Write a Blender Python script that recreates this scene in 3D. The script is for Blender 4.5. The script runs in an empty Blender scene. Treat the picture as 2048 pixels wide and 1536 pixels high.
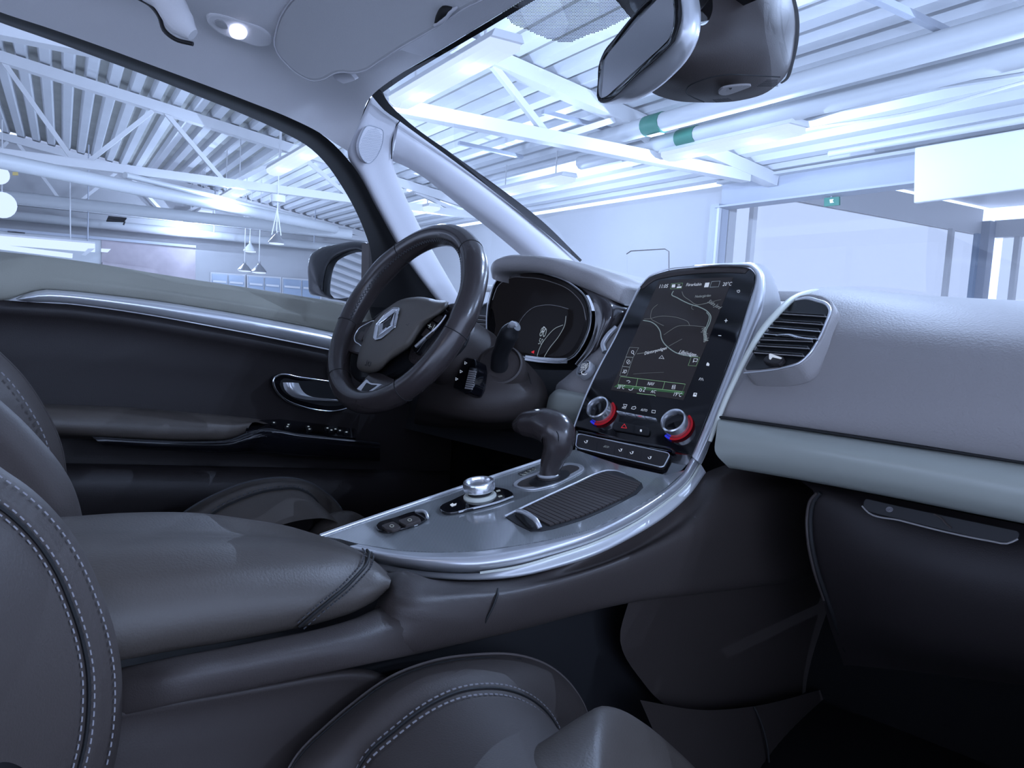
import bpy, bmesh, math, random
import numpy as np
from mathutils import Vector, Matrix
random.seed(7)
SC = bpy.context.scene
COL = SC.collection
# ---------------------------------------------------------------- camera
F, CX, CY = 1550.0, 1024.0, 768.0
CAM = Vector((0.72, 0.0, 0.70))
def _basis(yaw=45.5, pitch=-5.0, roll=3.4):
    y, p, r = map(math.radians, (yaw, pitch, roll))
    fwd = Vector((-math.sin(y)*math.cos(p), math.cos(y)*math.cos(p), math.sin(p)))
    rt = Vector((math.cos(y), math.sin(y), 0)); up = rt.cross(fwd)
    c, s = math.cos(r), math.sin(r)
    return rt*c + up*s, up*c - rt*s, fwd
RT, UP, FW = _basis()
cd = bpy.data.cameras.new('camera'); cam = bpy.data.objects.new('camera', cd); COL.objects.link(cam)
cd.sensor_width = 36.0; cd.lens = F/2048*36.0; cd.clip_start = 0.02; cd.clip_end = 200
cam.matrix_world = Matrix(((RT.x, UP.x, -FW.x, CAM.x), (RT.y, UP.y, -FW.y, CAM.y), (RT.z, UP.z, -FW.z, CAM.z), (0, 0, 0, 1)))
SC.camera = cam
SC.view_settings.view_transform = 'Standard'; SC.view_settings.look = 'None'
SC.view_settings.exposure = 0.0; SC.view_settings.gamma = 1.0
# ---------------------------------------------------------------- world
SKY = (0.53, 0.66, 1.0); SKY_S = 2.65
w = bpy.data.worlds.new('world'); SC.world = w; w.use_nodes = True
bg = w.node_tree.nodes['Background']; bg.inputs[0].default_value = (*SKY, 1); bg.inputs[1].default_value = SKY_S
LAMP_W = 72.0            # watts of each hall lamp
LAMP_COL = (0.50, 0.66, 1.0)
SC.cycles.max_bounces = 8; SC.cycles.diffuse_bounces = 4; SC.cycles.glossy_bounces = 5; SC.cycles.transparent_max_bounces = 16

# ---------------------------------------------------------------- geometry helpers
def ray(px, py): return FW + RT*((px-CX)/F) - UP*((py-CY)/F)
def P(px, py, x=None, y=None, z=None, d=None):
    r = ray(px, py)
    if x is not None: t = (x-CAM.x)/r.x
    elif y is not None: t = (y-CAM.y)/r.y
    elif z is not None: t = (z-CAM.z)/r.z
    else: t = d
    return CAM + r*t
def CV(axis, default, *pts):
    """curve: list of (px,py[,value]) -> 3D points on axis=value"""
    return [P(p[0], p[1], **{axis: (p[2] if len(p) > 2 else default)}) for p in pts]
class Plane:
    def __init__(s, a, b, c):           # a origin, b to the right, c up
        s.o = a.copy(); s.u = (b-a).normalized(); n = (b-a).cross(c-a).normalized()
        if n.dot(CAM-a) < 0: n = -n
        s.n = n; s.v = n.cross(s.u)
        if s.v.dot(c-a) < 0: s.v = -s.v
    def on(s, px, py, off=0.0):
        r = ray(px, py); o = s.o + s.n*off
        return CAM + r*((o-CAM).dot(s.n)/r.dot(s.n))
    def shift(s, off):
        q = Plane.__new__(Plane); q.o = s.o+s.n*off; q.u = s.u; q.v = s.v; q.n = s.n; return q
def resample(pts, n, closed=False):
    p = np.array([list(q) for q in pts], float)
    if closed: p = np.vstack([p, p[:1]])
    d = np.r_[0, np.cumsum(np.linalg.norm(np.diff(p, axis=0), axis=1)+1e-9)]
    m = len(p)
    if closed:
        pp = np.vstack([p[-2], p, p[1]]); L = d[-1]
        dd = np.r_[d[-2]-L, d, L+d[1]]
    else:
        pp = np.vstack([2*p[0]-p[1], p, 2*p[-1]-p[-2]]); dd = np.r_[-d[1], d, 2*d[-1]-d[-2]]
    out = []
    N = n
    for k in range(N):
        t = d[-1]*k/(N if closed else N-1)
        i = min(max(int(np.searchsorted(d, t, 'right'))-1, 0), m-2)
        t0, t1, t2, t3 = dd[i], dd[i+1], dd[i+2], dd[i+3]
        p0, p1, p2, p3 = pp[i], pp[i+1], pp[i+2], pp[i+3]
        h = t2-t1; u = (t-t1)/h
        m1 = h*((p2-p1)/h*(t1-t0)+(p1-p0)/(t1-t0)*h)/(t2-t0)
        m2 = h*((p3-p2)/(t3-t2)*h+(p2-p1)/h*(t3-t2))/(t3-t1)
        q = (2*u**3-3*u**2+1)*p1+(u**3-2*u**2+u)*m1+(-2*u**3+3*u**2)*p2+(u**3-u**2)*m2
        out.append(Vector(q))
    return out
def arc_round(poly, r, seg=5):
    """round the corners of a 3D polygon; r a number or a list"""
    out = []; n = len(poly)
    for i, b in enumerate(poly):
        a, c = poly[i-1], poly[(i+1) % n]; rr = r[i] if isinstance(r, (list, tuple)) else r
        la, lc = (a-b).length, (c-b).length; k = min(rr, la*.48, lc*.48)
        if k < 1e-5: out.append(b.copy()); continue
        p, q = b+(a-b)*(k/la), b+(c-b)*(k/lc)
        for s in range(seg+1):
            t = s/seg; out.append(p*(1-t)**2+b*(2*t*(1-t))+q*t*t)
    return out
ORG = {}
def _origin(parent): return ORG[parent.name] if parent is not None else Vector((0, 0, 0))
def mesh(name, verts, faces, mat, parent=None, smooth=False, bevel=0, solid=0, soff=-1, sub=0, mats=None, midx=None, autos=None):
    verts = [Vector(v) for v in verts]
    if parent is None:
        o = sum(verts, Vector((0, 0, 0)))/max(1, len(verts))
    else: o = _origin(parent)
    me = bpy.data.meshes.new(name); me.from_pydata([v-o for v in verts], [], faces)
    bm = bmesh.new(); bm.from_mesh(me); bmesh.ops.remove_doubles(bm, verts=bm.verts, dist=1e-6)
    if len(bm.faces) > 1 and not midx: bmesh.ops.recalc_face_normals(bm, faces=bm.faces)
    bm.to_mesh(me); bm.free()
    for m in (mats or [mat]): me.materials.append(m)
    if midx and len(me.polygons) == len(midx):
        for p, i in zip(me.polygons, midx): p.material_index = i
    if smooth:
        for p in me.polygons: p.use_smooth = True
        if autos: 
            try: me.set_sharp_from_angle(angle=math.radians(autos))
            except Exception: pass
    ob = bpy.data.objects.new(name, me); COL.objects.link(ob)
    if parent is not None: ob.parent = parent
    else: ob.location = o
    ORG[ob.name] = o
    if solid:
        s = ob.modifiers.new('solid', 'SOLIDIFY'); s.thickness = solid; s.offset = soff
    if bevel:
        b = ob.modifiers.new('bevel', 'BEVEL'); b.width = bevel; b.segments = 2; b.limit_method = 'ANGLE'; b.angle_limit = 0.6
    if sub:
        s = ob.modifiers.new('sub', 'SUBSURF'); s.levels = sub; s.render_levels = sub
    return ob
def thing(name, label, cat, loc=(0, 0, 0), group=None):
    o = bpy.data.objects.new(name, None); COL.objects.link(o); o.location = loc; o.empty_display_size = .05
    ORG[o.name] = Vector(loc); o['label'] = label; o['category'] = cat
    if group: o['group'] = group
    return o
def tag(o, label=None, cat=None, group=None, kind=None):
    if label: o['label'] = label
    if cat: o['category'] = cat
    if group: o['group'] = group
    if kind: o['kind'] = kind
    return o
def struct(o, label=None, cat=None):
    o['kind'] = 'structure'
    if label: o['label'] = label
    if cat: o['category'] = cat
    return o
def loft(name, curves, mat, parent=None, n=40, m=6, closed=False, capped=False, thick=0, toward=None, linear=False, smooth=True, autos=None, sub=0):
    R = [resample(c, n, closed) for c in curves]
    rows = []
    if linear or len(R) == 2: rows = R
    else:
        K = (len(R)-1)*m+1
        cols = [resample([r[j] for r in R], K) for j in range(n)]
        rows = [[cols[j][k] for j in range(n)] for k in range(K)]
    V = [v for r in rows for v in r]; Fc = []
    jn = n if closed else n-1
    for i in range(len(rows)-1):
        for j in range(jn):
            a, b = i*n+j, i*n+(j+1) % n
            Fc.append((a, b, b+n, a+n))
    if capped and closed:
        Fc.append(tuple(range(n))); Fc.append(tuple((len(rows)-1)*n+k for k in range(n)))
    ob = mesh(name, V, Fc, mat, parent, smooth=smooth, autos=autos)
    if thick:
        # thicken away from the viewer side
        me = ob.data; p = me.polygons[len(me.polygons)//2]; c = p.center+ORG[ob.name]
        nrm = p.normal.dot(CAM-c if toward is None else Vector(toward))
        s = ob.modifiers.new('solid', 'SOLIDIFY'); s.thickness = thick; s.offset = -1 if nrm > 0 else 1
    return ob
def frames(pts, closed=False, up=None):
    T = []
    n = len(pts)
    for i in range(n):
        a = pts[i-1] if (i > 0 or closed) else pts[0]; b = pts[(i+1) % n] if (i < n-1 or closed) else pts[-1]
        T.append((b-a).normalized())
    N = []
    nrm = Vector(up) if up is not None else (Vector((0, 0, 1)) if abs(T[0].z) < .9 else Vector((1, 0, 0)))
    for t in T:
        q = (nrm-t*nrm.dot(t))
        if q.length < 1e-6: q = t.orthogonal()
        q.normalize(); N.append(q)
        if up is None: nrm = q
    return T, N
def tube_geo(pts, r, seg=10, closed=False, up=None, flat=1.0):
    """r: number or list; flat: scale along the binormal"""
    T, N = frames(pts, closed, up); V = []; Fc = []; n = len(pts)
    for i, p in enumerate(pts):
        rr = r[i] if isinstance(r, (list, tuple)) else r; B = T[i].cross(N[i])
        for k in range(seg):
            a = 2*math.pi*k/seg; V.append(p+N[i]*(math.cos(a)*rr)+B*(math.sin(a)*rr*flat))
    for i in range(n if closed else n-1):
        for k in range(seg):
            a = i*seg+k; b = i*seg+(k+1) % seg; c = ((i+1) % n)*seg+(k+1) % seg; d = ((i+1) % n)*seg+k
            Fc.append((a, b, c, d))
    if not closed: Fc.append(tuple(range(seg))); Fc.append(tuple((n-1)*seg+k for k in range(seg)))
    return V, Fc
def tube(name, pts, r, mat, parent=None, n=None, seg=10, closed=False, up=None, flat=1.0):
    if n: 
        if isinstance(r, (list, tuple)):
            r = list(np.interp(np.linspace(0, 1, n), np.linspace(0, 1, len(r)), r))
        pts = resample(pts, n, closed)
    V, Fc = tube_geo(pts, r, seg, closed, up, flat)
    return mesh(name, V, Fc, mat, parent, smooth=True, autos=50)
def prism_geo(ring, off):
    n = len(ring); V = list(ring)+[p+off for p in ring]
    Fc = [tuple(range(n))[::-1], tuple(range(n, 2*n))]+[(i, (i+1) % n, n+(i+1) % n, n+i) for i in range(n)]
    return V, Fc
def prism(name, ring, off, mat, parent=None, bevel=0, smooth=False):
    V, Fc = prism_geo(ring, off); return mesh(name, V, Fc, mat, parent, bevel=bevel, smooth=smooth, autos=40 if smooth else None)
def slab(name, pl, px, off0, off1, mat, parent=None, r=0, bevel=0, spline=0):
    """plate of pixel outline px on plane pl from depth off0 to off1 along the plane's normal"""
    ring = [pl.on(p[0], p[1], off1) for p in px]
    if spline: ring = resample(ring, spline, True)
    elif r: ring = arc_round(ring, r)
    return prism(name, ring, pl.n*(off0-off1), mat, parent, bevel)
def box_geo(p, q, w, h, up=(0, 0, 1)):
    d = (q-p).normalized(); s = d.cross(Vector(up)).normalized()*w/2; t = s.cross(d).normalized()*h/2
    c = [p-s-t, p+s-t, p+s+t, p-s+t]; V = c+[v+(q-p) for v in c]
    return V, [(0, 1, 2, 3), (7, 6, 5, 4), (0, 4, 5, 1), (1, 5, 6, 2), (2, 6, 7, 3), (3, 7, 4, 0)]
def beam(name, p, q, w, h, mat, parent=None, up=(0, 0, 1), bevel=0):
    V, Fc = box_geo(p, q, w, h, up); return mesh(name, V, Fc, mat, parent, bevel=bevel)
def merge(parts):
    V = []; Fc = []
    for v, f in parts:
        k = len(V); V += list(v); Fc += [tuple(i+k for i in q) for q in f]
    return V, Fc
def stitches(curve, parent, mat, seg=.0075, gap=.0045, r=.0011, n=200, name='stitching', lift=.0015, to=None):
    c = resample(curve, n); L = [0]
    for a, b in zip(c, c[1:]): L.append(L[-1]+(b-a).length)
    def at(t):
        i = min(max(int(np.searchsorted(L, t))-1, 0), len(c)-2); u = (t-L[i])/(L[i+1]-L[i]+1e-9); return c[i].lerp(c[i+1], u)
    G = []; t = 0
    while t+seg < L[-1]:
        a, b = at(t), at(t+seg); o = (CAM-a).normalized()*lift if to is None else Vector(to)*lift
        G.append(box_geo(a+o, b+o, r*2, r*1.6)); t += seg+gap
    V, Fc = merge(G); ob = mesh(name, V, Fc, mat, parent); ob['kind'] = 'stuff'; return ob
def stroke(name, pl, px, wd, mat, parent, off=.0006, h=.0004, closed=False, n=None, dense=0):
    pts = [pl.on(p[0], p[1], off) for p in px]
    if dense: pts = resample(pts, dense, closed)
    return ribbon(name, pts, pl.n, wd, h, mat, parent, closed)
def ribbon_geo(pts, nrm, wd, h, closed=False):
    n = len(pts); V = []; Fc = []
    for i, p in enumerate(pts):
        a = pts[i-1] if (i > 0 or closed) else pts[0]; b = pts[(i+1) % n] if (i < n-1 or closed) else pts[-1]
        s = nrm.cross((b-a).normalized()).normalized()*wd/2
        V += [p-s, p+s, p+s+nrm*h, p-s+nrm*h]
    for i in range(n if closed else n-1):
        a = i*4; b = ((i+1) % n)*4
        for k in range(4): Fc.append((a+k, a+(k+1) % 4, b+(k+1) % 4, b+k))
    if not closed: Fc += [(0, 1, 2, 3), (4*n-4, 4*n-3, 4*n-2, 4*n-1)]
    return V, Fc
def ribbon(name, pts, nrm, wd, h, mat, parent=None, closed=False):
    V, Fc = ribbon_geo(pts, nrm, wd, h, closed); return mesh(name, V, Fc, mat, parent)
def text(name, s, pl, a, b, mat, parent, off=.0008, hscale=1.45, shear=0.0, vdir=None):
    """text whose baseline runs from pixel a to pixel b on plane pl"""
    A, B = pl.on(a[0], a[1], off), pl.on(b[0], b[1], off)
    cu = bpy.data.curves.new('t', 'FONT'); cu.body = s; cu.shear = shear; cu.resolution_u = 2; cu.extrude = 0
    tmp = bpy.data.objects.new('t', cu); COL.objects.link(tmp)
    dg = bpy.context.evaluated_depsgraph_get(); me = bpy.data.meshes.new_from_object(tmp.evaluated_get(dg))
    xs = [v.co.x for v in me.vertices]; x0, x1 = min(xs), max(xs)
    k = (B-A).length/(x1-x0); u = (B-A).normalized(); v = pl.n.cross(u)
    if v.dot(pl.v) < 0: v = -v
    V = [A+u*((q.co.x-x0)*k)+v*(q.co.y*k*hscale) for q in me.vertices]; Fc = [tuple(p.vertices) for p in me.polygons]
    bpy.data.objects.remove(tmp); bpy.data.curves.remove(cu); bpy.data.meshes.remove(me)
    return mesh(name, V, Fc, mat, parent)
def revolve(name, o, axis, prof, mat, parent=None, seg=40, mats=None, mrow=None, up=None):
    """prof: (radius, height) pairs along axis"""
    ax = Vector(axis).normalized(); a = ax.orthogonal().normalized() if up is None else (Vector(up)-ax*Vector(up).dot(ax)).normalized(); b = ax.cross(a)
    V = []; Fc = []; mi = []
    for r, h in prof:
        for k in range(seg):
            t = 2*math.pi*k/seg; V.append(o+ax*h+a*(math.cos(t)*r)+b*(math.sin(t)*r))
    for i in range(len(prof)-1):
        for k in range(seg):
            Fc.append((i*seg+k, i*seg+(k+1) % seg, (i+1)*seg+(k+1) % seg, (i+1)*seg+k)); mi.append(0)
    if prof[0][0] > 1e-6: Fc.append(tuple(range(seg))[::-1])
    if prof[-1][0] > 1e-6: Fc.append(tuple((len(prof)-1)*seg+k for k in range(seg)))
    return mesh(name, V, Fc, mat, parent, smooth=True, autos=35)

# ---------------------------------------------------------------- materials
def MAT(name, col, rough=.5, metal=0.0, bump=None, spec=.5, coat=0, var=0, emit=None, es=1.0, weave=None, stretch=None):
    m = bpy.data.materials.new(name); m.use_nodes = True; nt = m.node_tree; b = nt.nodes['Principled BSDF']
    b.inputs['Base Color'].default_value = (*col, 1); b.inputs['Roughness'].default_value = rough; b.inputs['Metallic'].default_value = metal
    b.inputs['Specular IOR Level'].default_value = spec; b.inputs['Coat Weight'].default_value = coat; b.inputs['Coat Roughness'].default_value = .05
    if emit: b.inputs['Emission Color'].default_value = (*emit, 1); b.inputs['Emission Strength'].default_value = es
    L = nt.links.new
    if bump or var or weave:
        tc = nt.nodes.new('ShaderNodeTexCoord'); mp = nt.nodes.new('ShaderNodeMapping'); L(tc.outputs['Object'], mp.inputs['Vector'])
        if stretch: mp.inputs['Scale'].default_value = stretch
    if bump:
        no = nt.nodes.new('ShaderNodeTexNoise') if bump[2:] != ('v',) else nt.nodes.new('ShaderNodeTexVoronoi')
        no.inputs['Scale'].default_value = bump[0]; L(mp.outputs[0], no.inputs['Vector'])
        bp = nt.nodes.new('ShaderNodeBump'); bp.inputs['Strength'].default_value = bump[1]; bp.inputs['Distance'].default_value = .001
        L(no.outputs[0], bp.inputs['Height']); L(bp.outputs[0], b.inputs['Normal'])
    if var:
        no = nt.nodes.new('ShaderNodeTexNoise'); no.inputs['Scale'].default_value = var[0]; no.inputs['Detail'].default_value = 4; L(mp.outputs[0], no.inputs['Vector'])
        rp = nt.nodes.new('ShaderNodeValToRGB'); k = var[1]
        rp.color_ramp.elements[0].position = .3; rp.color_ramp.elements[1].position = .7
        rp.color_ramp.elements[0].color = (*[c*(1-k) for c in col], 1); rp.color_ramp.elements[1].color = (*[min(1, c*(1+k)) for c in col], 1)
        L(no.outputs[0], rp.inputs[0]); L(rp.outputs[0], b.inputs['Base Color'])
    if weave:
        wv = nt.nodes.new('ShaderNodeTexWave'); wv.inputs['Scale'].default_value = weave[0]; wv.bands_direction = 'DIAGONAL'; L(mp.outputs[0], wv.inputs['Vector'])
        w2 = nt.nodes.new('ShaderNodeTexWave'); w2.inputs['Scale'].default_value = weave[0]*1.1; w2.bands_direction = 'X'; L(mp.outputs[0], w2.inputs['Vector'])
        mu = nt.nodes.new('ShaderNodeMath'); mu.operation = 'MULTIPLY'; L(wv.outputs['Fac'], mu.inputs[0]); L(w2.outputs['Fac'], mu.inputs[1])
        mx = nt.nodes.new('ShaderNodeMix'); mx.data_type = 'RGBA'; mx.inputs[6].default_value = (*col, 1); mx.inputs[7].default_value = (*weave[1], 1)
        L(mu.outputs[0], mx.inputs[0]); L(mx.outputs[2], b.inputs['Base Color'])
    return m
def GLASS(name, tint=(1, 1, 1), refl=1.0):
    m = bpy.data.materials.new(name); m.use_nodes = True; nt = m.node_tree; nt.nodes.clear(); L = nt.links.new
    o = nt.nodes.new('ShaderNodeOutputMaterial'); mx = nt.nodes.new('ShaderNodeMixShader'); tr = nt.nodes.new('ShaderNodeBsdfTransparent')
    gl = nt.nodes.new('ShaderNodeBsdfGlossy'); gl.inputs['Roughness'].default_value = .02; fr = nt.nodes.new('ShaderNodeFresnel'); fr.inputs['IOR'].default_value = 1.35
    tr.inputs[0].default_value = (*tint, 1); mu = nt.nodes.new('ShaderNodeMath'); mu.operation = 'MULTIPLY'; mu.inputs[1].default_value = refl
    L(fr.outputs[0], mu.inputs[0]); L(mu.outputs[0], mx.inputs[0]); L(tr.outputs[0], mx.inputs[1]); L(gl.outputs[0], mx.inputs[2]); L(mx.outputs[0], o.inputs[0]); return m
def EMIT(name, col, s=1.0):
    return MAT(name, (0.015, 0.015, 0.015), .8, emit=col, es=s, spec=.0)
WB = (0.55, 0.67, 0.98)
M = dict(
 leather=MAT('dark leather', (.072, .060, .052), .46, bump=(420, .25), spec=.45, var=(6, .08)),
 leather_soft=MAT('dark grained leather', (.058, .047, .043), .55, bump=(520, .3), spec=.4),
 rimleather=MAT('smooth worn leather', (.042, .034, .034), .24, bump=(260, .12), spec=.75),
 plastic=MAT('dark grained plastic', (.020, .016, .0165), .55, bump=(700, .3), spec=.4),
 plastic_mid=MAT('charcoal plastic', (.052, .042, .039), .5, bump=(600, .25), spec=.4),
 pad=MAT('grained dashboard foam', (.315, .295, .29), .5, bump=(330, .5), spec=.4),
 doorpad=MAT('grey green door pad', (.33, .325, .275), .6, bump=(500, .3), spec=.3),
 black=MAT('matte black plastic', (.012, .012, .014), .5),
 gloss=MAT('piano black', (.006, .006, .008), .06, spec=.6, coat=.5),
 liner=MAT('grey headliner cloth', (.84, .83, .85), .9, bump=(900, .4), spec=.1),
 visor=MAT('visor cloth', (.52, .52, .53), .9, bump=(1100, .4), spec=.1),
 pillar=MAT('grey pillar trim', (.62, .61, .64), .7, bump=(700, .2), spec=.2),
 silver=MAT('satin silver', (.78, .79, .82), .28, .6),
 silver_light=MAT('satin silver inlay', (.72, .73, .75), .34, .3),
 knobmetal=MAT('turned knob metal', (.86, .87, .9), .22, .9),
 airbag=MAT('airbag cover', (.105, .092, .078), .5, bump=(600, .25)),
 chrome=MAT('chrome', (.85, .86, .88), .08, 1.0),
 greytrim=MAT('satin grey green trim', (.38, .40, .36), .3, spec=.5),
 carbon=MAT('carbon look inlay', (.15, .158, .158), .16, spec=.6, coat=.7, weave=(260, (.42, .44, .45)), stretch=(1, 1, .2)),
 thread=MAT('grey thread', (.27, .26, .28), .7),
 piping=MAT('leather piping', (.13, .11, .105), .4),
 thread_dark=MAT('dark thread', (.05, .05, .055), .7),
 seam=MAT('dark seam', (.008, .008, .009), .7),
 rubber=MAT('black rubber', (.008, .008, .009), .6, spec=.3),
 mirror=MAT('mirror glass', (.9, .92, .93), .01, 1.0),
 mapbg=MAT('screen glass', (.008, .008, .010), .10, emit=(.016, .016, .020), es=1, spec=.3),
 road=EMIT('map road', (.10, .12, .14), 1), road2=EMIT('map main road', (.16, .22, .26), 1),
 ui=EMIT('lit white symbols', (.50, .58, .74), 1), uidim=EMIT('lit dim symbols', (.22, .27, .32), 1),
 green=EMIT('lit green bar', (.03, .085, .045), 1), greenline=EMIT('green outline', (.18, .36, .22), 1),
 red=EMIT('lit red ring', (.20, .006, .014), 1), blue=EMIT('lit blue mark', (.02, .03, .6), 1), redsym=EMIT('lit red triangle', (.6, .03, .05), 1),
 cream=MAT('pale ring', (.72, .74, .66), .4),
 carpet=MAT('dark carpet', (.012, .012, .013), .95, bump=(800, .6), spec=.05),
 glass_dim=GLASS('sky dimming glass', (.67, .67, .67), .1),  # tint put in to dim the bright sky behind the annex panes
 glass=GLASS('window glass', (1, 1, 1), .2), glass_ws=GLASS('windscreen glass', (.98, .99, 1), .12),
 frit=MAT('black printed glass edge', (.006, .006, .007), .8, spec=.1),
 white=MAT('white painted steel', (.60, .60, .61), .5), wallm=MAT('white plaster wall', (.42, .42, .43), .8, var=(.8, .03)),
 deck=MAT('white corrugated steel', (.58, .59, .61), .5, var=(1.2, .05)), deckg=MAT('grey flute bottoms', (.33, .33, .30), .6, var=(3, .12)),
 pipe=MAT('pale grey pipe', (.50, .51, .52), .45), greysteel=MAT('grey painted steel', (.36, .38, .43), .5),
 lamp=EMIT('lit lamp diffuser', (.58, .71, 1.05), 1.3), brown=MAT('dull brown panel', (.36, .31, .33), .45, var=(2, .2)),
 floor=MAT('pale hall floor', (.78, .78, .78), .5), sign=MAT('green sign', (.03, .17, .12), .5), signw=MAT('white marking', (.8, .82, .8), .5),
 shade=MAT('grey metal lampshade', (.30, .30, .31), .3, .6), bluegrey=MAT('blue grey window', (.30, .36, .45), .2), yellow=MAT('dull yellow', (.55, .42, .15), .6),
 cable=MAT('grey cable', (.5, .5, .52), .5), body=MAT('dark mirror shell', (.03, .03, .034), .35, bump=(90, .2)),
 dispdim=MAT('cluster display', (.004, .004, .005), .2, spec=.06, emit=(.006, .006, .008), es=1),
)
# ================================================================ THE HALL
_a = math.radians(75.8)
E1 = Vector((-math.sin(_a), math.cos(_a), 0)); E2 = Vector((math.cos(_a), math.sin(_a), 0)); EZ = Vector((0, 0, 1))
def H(u, v, z): return CAM + E1*u + E2*v + EZ*z
def HX(px, py, u=None, v=None, z=None):
    r = ray(px, py)
    t = u/r.dot(E1) if u is not None else v/r.dot(E2) if v is not None else z/r.z
    return CAM + r*t
FZ = -1.05                      # hall floor below the camera
def deckz(v): return 2.72 - .155*v
# floor
struct(mesh('floor', [H(-14, -18, FZ), H(22, -18, FZ), H(22, 18, FZ), H(-14, 18, FZ)], [(0, 1, 2, 3)], M['floor']))
# corrugated deck: trapezoid flutes across v, running along u
def make_deck():
    V = []; Fc = []; mi = []; per = .25; v = -15.0
    prof = []
    while v < 6.7:
        prof += [(v, 0), (v+.095, 0), (v+.125, .075), (v+.22, .075)]; v += per
    for i, (vv, dz) in enumerate(prof):
        z = deckz(vv)+dz; V += [H(-7, vv, z), H(18.0, vv, z)]
    for i in range(len(prof)-1):
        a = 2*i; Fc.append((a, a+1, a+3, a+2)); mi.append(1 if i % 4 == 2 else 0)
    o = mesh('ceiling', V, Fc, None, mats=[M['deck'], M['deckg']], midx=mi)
    s = o.modifiers.new('solid', 'SOLIDIFY'); s.thickness = .01; s.offset = 0
    struct(o)
make_deck()
# walls
def wall(name, a, b, z0, z1, t=.12, out=None, mat=None):
    n = Vector((b-a)).cross(EZ).normalized()*t
    if n.dot(out) < 0: n = -n
    ring = [Vector((a.x, a.y, CAM.z+z0)), Vector((b.x, b.y, CAM.z+z0)), Vector((b.x, b.y, CAM.z+z1)), Vector((a.x, a.y, CAM.z+z1))]
    return prism(name, ring, n, mat or M['wallm'])
struct(wall('wall_left', H(18.1, -16, 0), H(18.1, 7, 0), FZ, 2.9, out=E1))
struct(wall('wall_front', H(6.75, 6.75, 0), H(18.1, 6.75, 0), FZ, 1.68, out=E2))
# glazed annex beyond the opening at the right
u_f = 6.95
fac = thing('glazed_facade', 'white framed shopfront glazing beyond the grey beam, daylight behind it', 'window', H(u_f, 9, FZ))
va = HX(1960, 455, u=u_f); v1 = (va-CAM).dot(E2); ztop = (va-CAM).z
struct(wall('trim_1', H(u_f, 6.9, 0), H(u_f, v1+.05, 0), ztop-.10, ztop+.28, out=E1, mat=M['white']))
for px in (1492, 1888, 1940):
    q = HX(px, 600, u=u_f); v = (q-CAM).dot(E2)
    beam('mullion', H(u_f, v, FZ), H(u_f, v, ztop-.10), .07, .07, M['bluegrey'] if px > 1900 else M['white'], fac, up=E2)
prism('window_pane', [H(u_f+.05, 6.9, FZ), H(u_f+.05, v1, FZ), H(u_f+.05, v1, ztop), H(u_f+.05, 6.9, ztop)], E1*.01, M['glass_dim'], fac)
post = beam('corner_column', H(u_f-.05, v1+.12, FZ), H(u_f-.05, v1+.12, ztop+.1), .16, .16, M['greysteel'], up=E2)
tag(post, 'grey steel column at the corner of the glazed annex, far right', 'column')
struct(wall('trim_2', H(u_f-.1, v1+.2, 0), H(-6, v1+.2, 0), ztop-.14, ztop+.12, out=E2, mat=M['white']))
f2 = thing('annex_window', 'white framed window to the right of the grey corner column', 'window', H(5, v1+.3, FZ))
for uu in (u_f-.45, 4.6, 2.2, -.2):
    beam('mullion', H(uu, v1+.25, FZ), H(uu, v1+.25, ztop-.14), .08, .08, M['white'], f2, up=E2)
prism('window_pane', [H(u_f-.2, v1+.3, FZ), H(-6, v1+.3, FZ), H(-6, v1+.3, ztop), H(u_f-.2, v1+.3, ztop)], E2*.01, M['glass_dim'], f2)
o = prism('annex_ceiling', [H(u_f+.1, 6.8, ztop+.35), H(u_f+.1, v1+.4, ztop+.35), H(-6, v1+.4, ztop+.35), H(-6, 6.8, ztop+.35)], EZ*.1, M['deck']); struct(o); o.name = 'ceiling_annex'
# low daylight sky panel is the world itself; steel beam across the opening
bL = HX(1452, 392, v=6.64); bR = HX(1838, 337, v=6.64)
zb = ((bL-CAM).z+(bR-CAM).z)/2
bm_ = thing('steel_beam', 'grey painted steel beam across the opening to the annex', 'beam', H(5.5, 6.64, zb))
beam('web', H(6.75, 6.66, zb), H(-6, 6.66, zb), .10, .27, M['greysteel'], bm_)
beam('flange', H(6.75, 6.62, zb+.14), H(-6, 6.62, zb+.14), .22, .03, M['pipe'], bm_)
beam('flange', H(6.75, 6.62, zb-.14), H(-6, 6.62, zb-.14), .22, .02, M['greysteel'], bm_)
tag(beam('corner_post', H(6.78, 6.62, FZ), H(6.78, 6.62, zb-.1), .14, .16, M['greysteel'], up=E2), 'slim grey post at the end of the plaster wall under the beam', 'post')
tag(beam('conduit_pipe', H(6.66, 6.5, FZ), H(6.66, 6.5, zb-.16), .035, .035, M['pipe'], up=E2), 'thin vertical conduit beside the slim grey post', 'pipe')
# hanging white panel
a, b, c, d = [HX(x, y, v=6.2) for x, y in ((1838, 296), (2110, 250), (2110, 372), (1868, 412))]
a = HX(1836, 297, v=6.2); d = HX(1834, 408, v=6.2)
tag(prism('wall_box', [a, b, c, d], E2*-.05, M['white'], bevel=.01), 'large white panel hung in front of the beam at the right', 'panel')
# exit sign
q = [HX(x, y, v=6.64) for x, y in ((1648, 396), (1678, 393), (1678, 410), (1648, 413))]
t = thing('exit_sign', 'small green exit sign hung under the grey beam', 'sign', q[0])
prism('sign_plate', q, E2*.02, M['sign'], t); tube('hanger', [q[0].lerp(q[1], .5), q[0].lerp(q[1], .5)+EZ*.12], .008, M['greysteel'], t, seg=6)
sp = Plane(q[3], q[2], q[0])
slab('running_figure', sp, ((1659, 399), (1667, 398), (1665, 402), (1668, 405), (1660, 406)), 0, .004, M['signw'], t)
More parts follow.
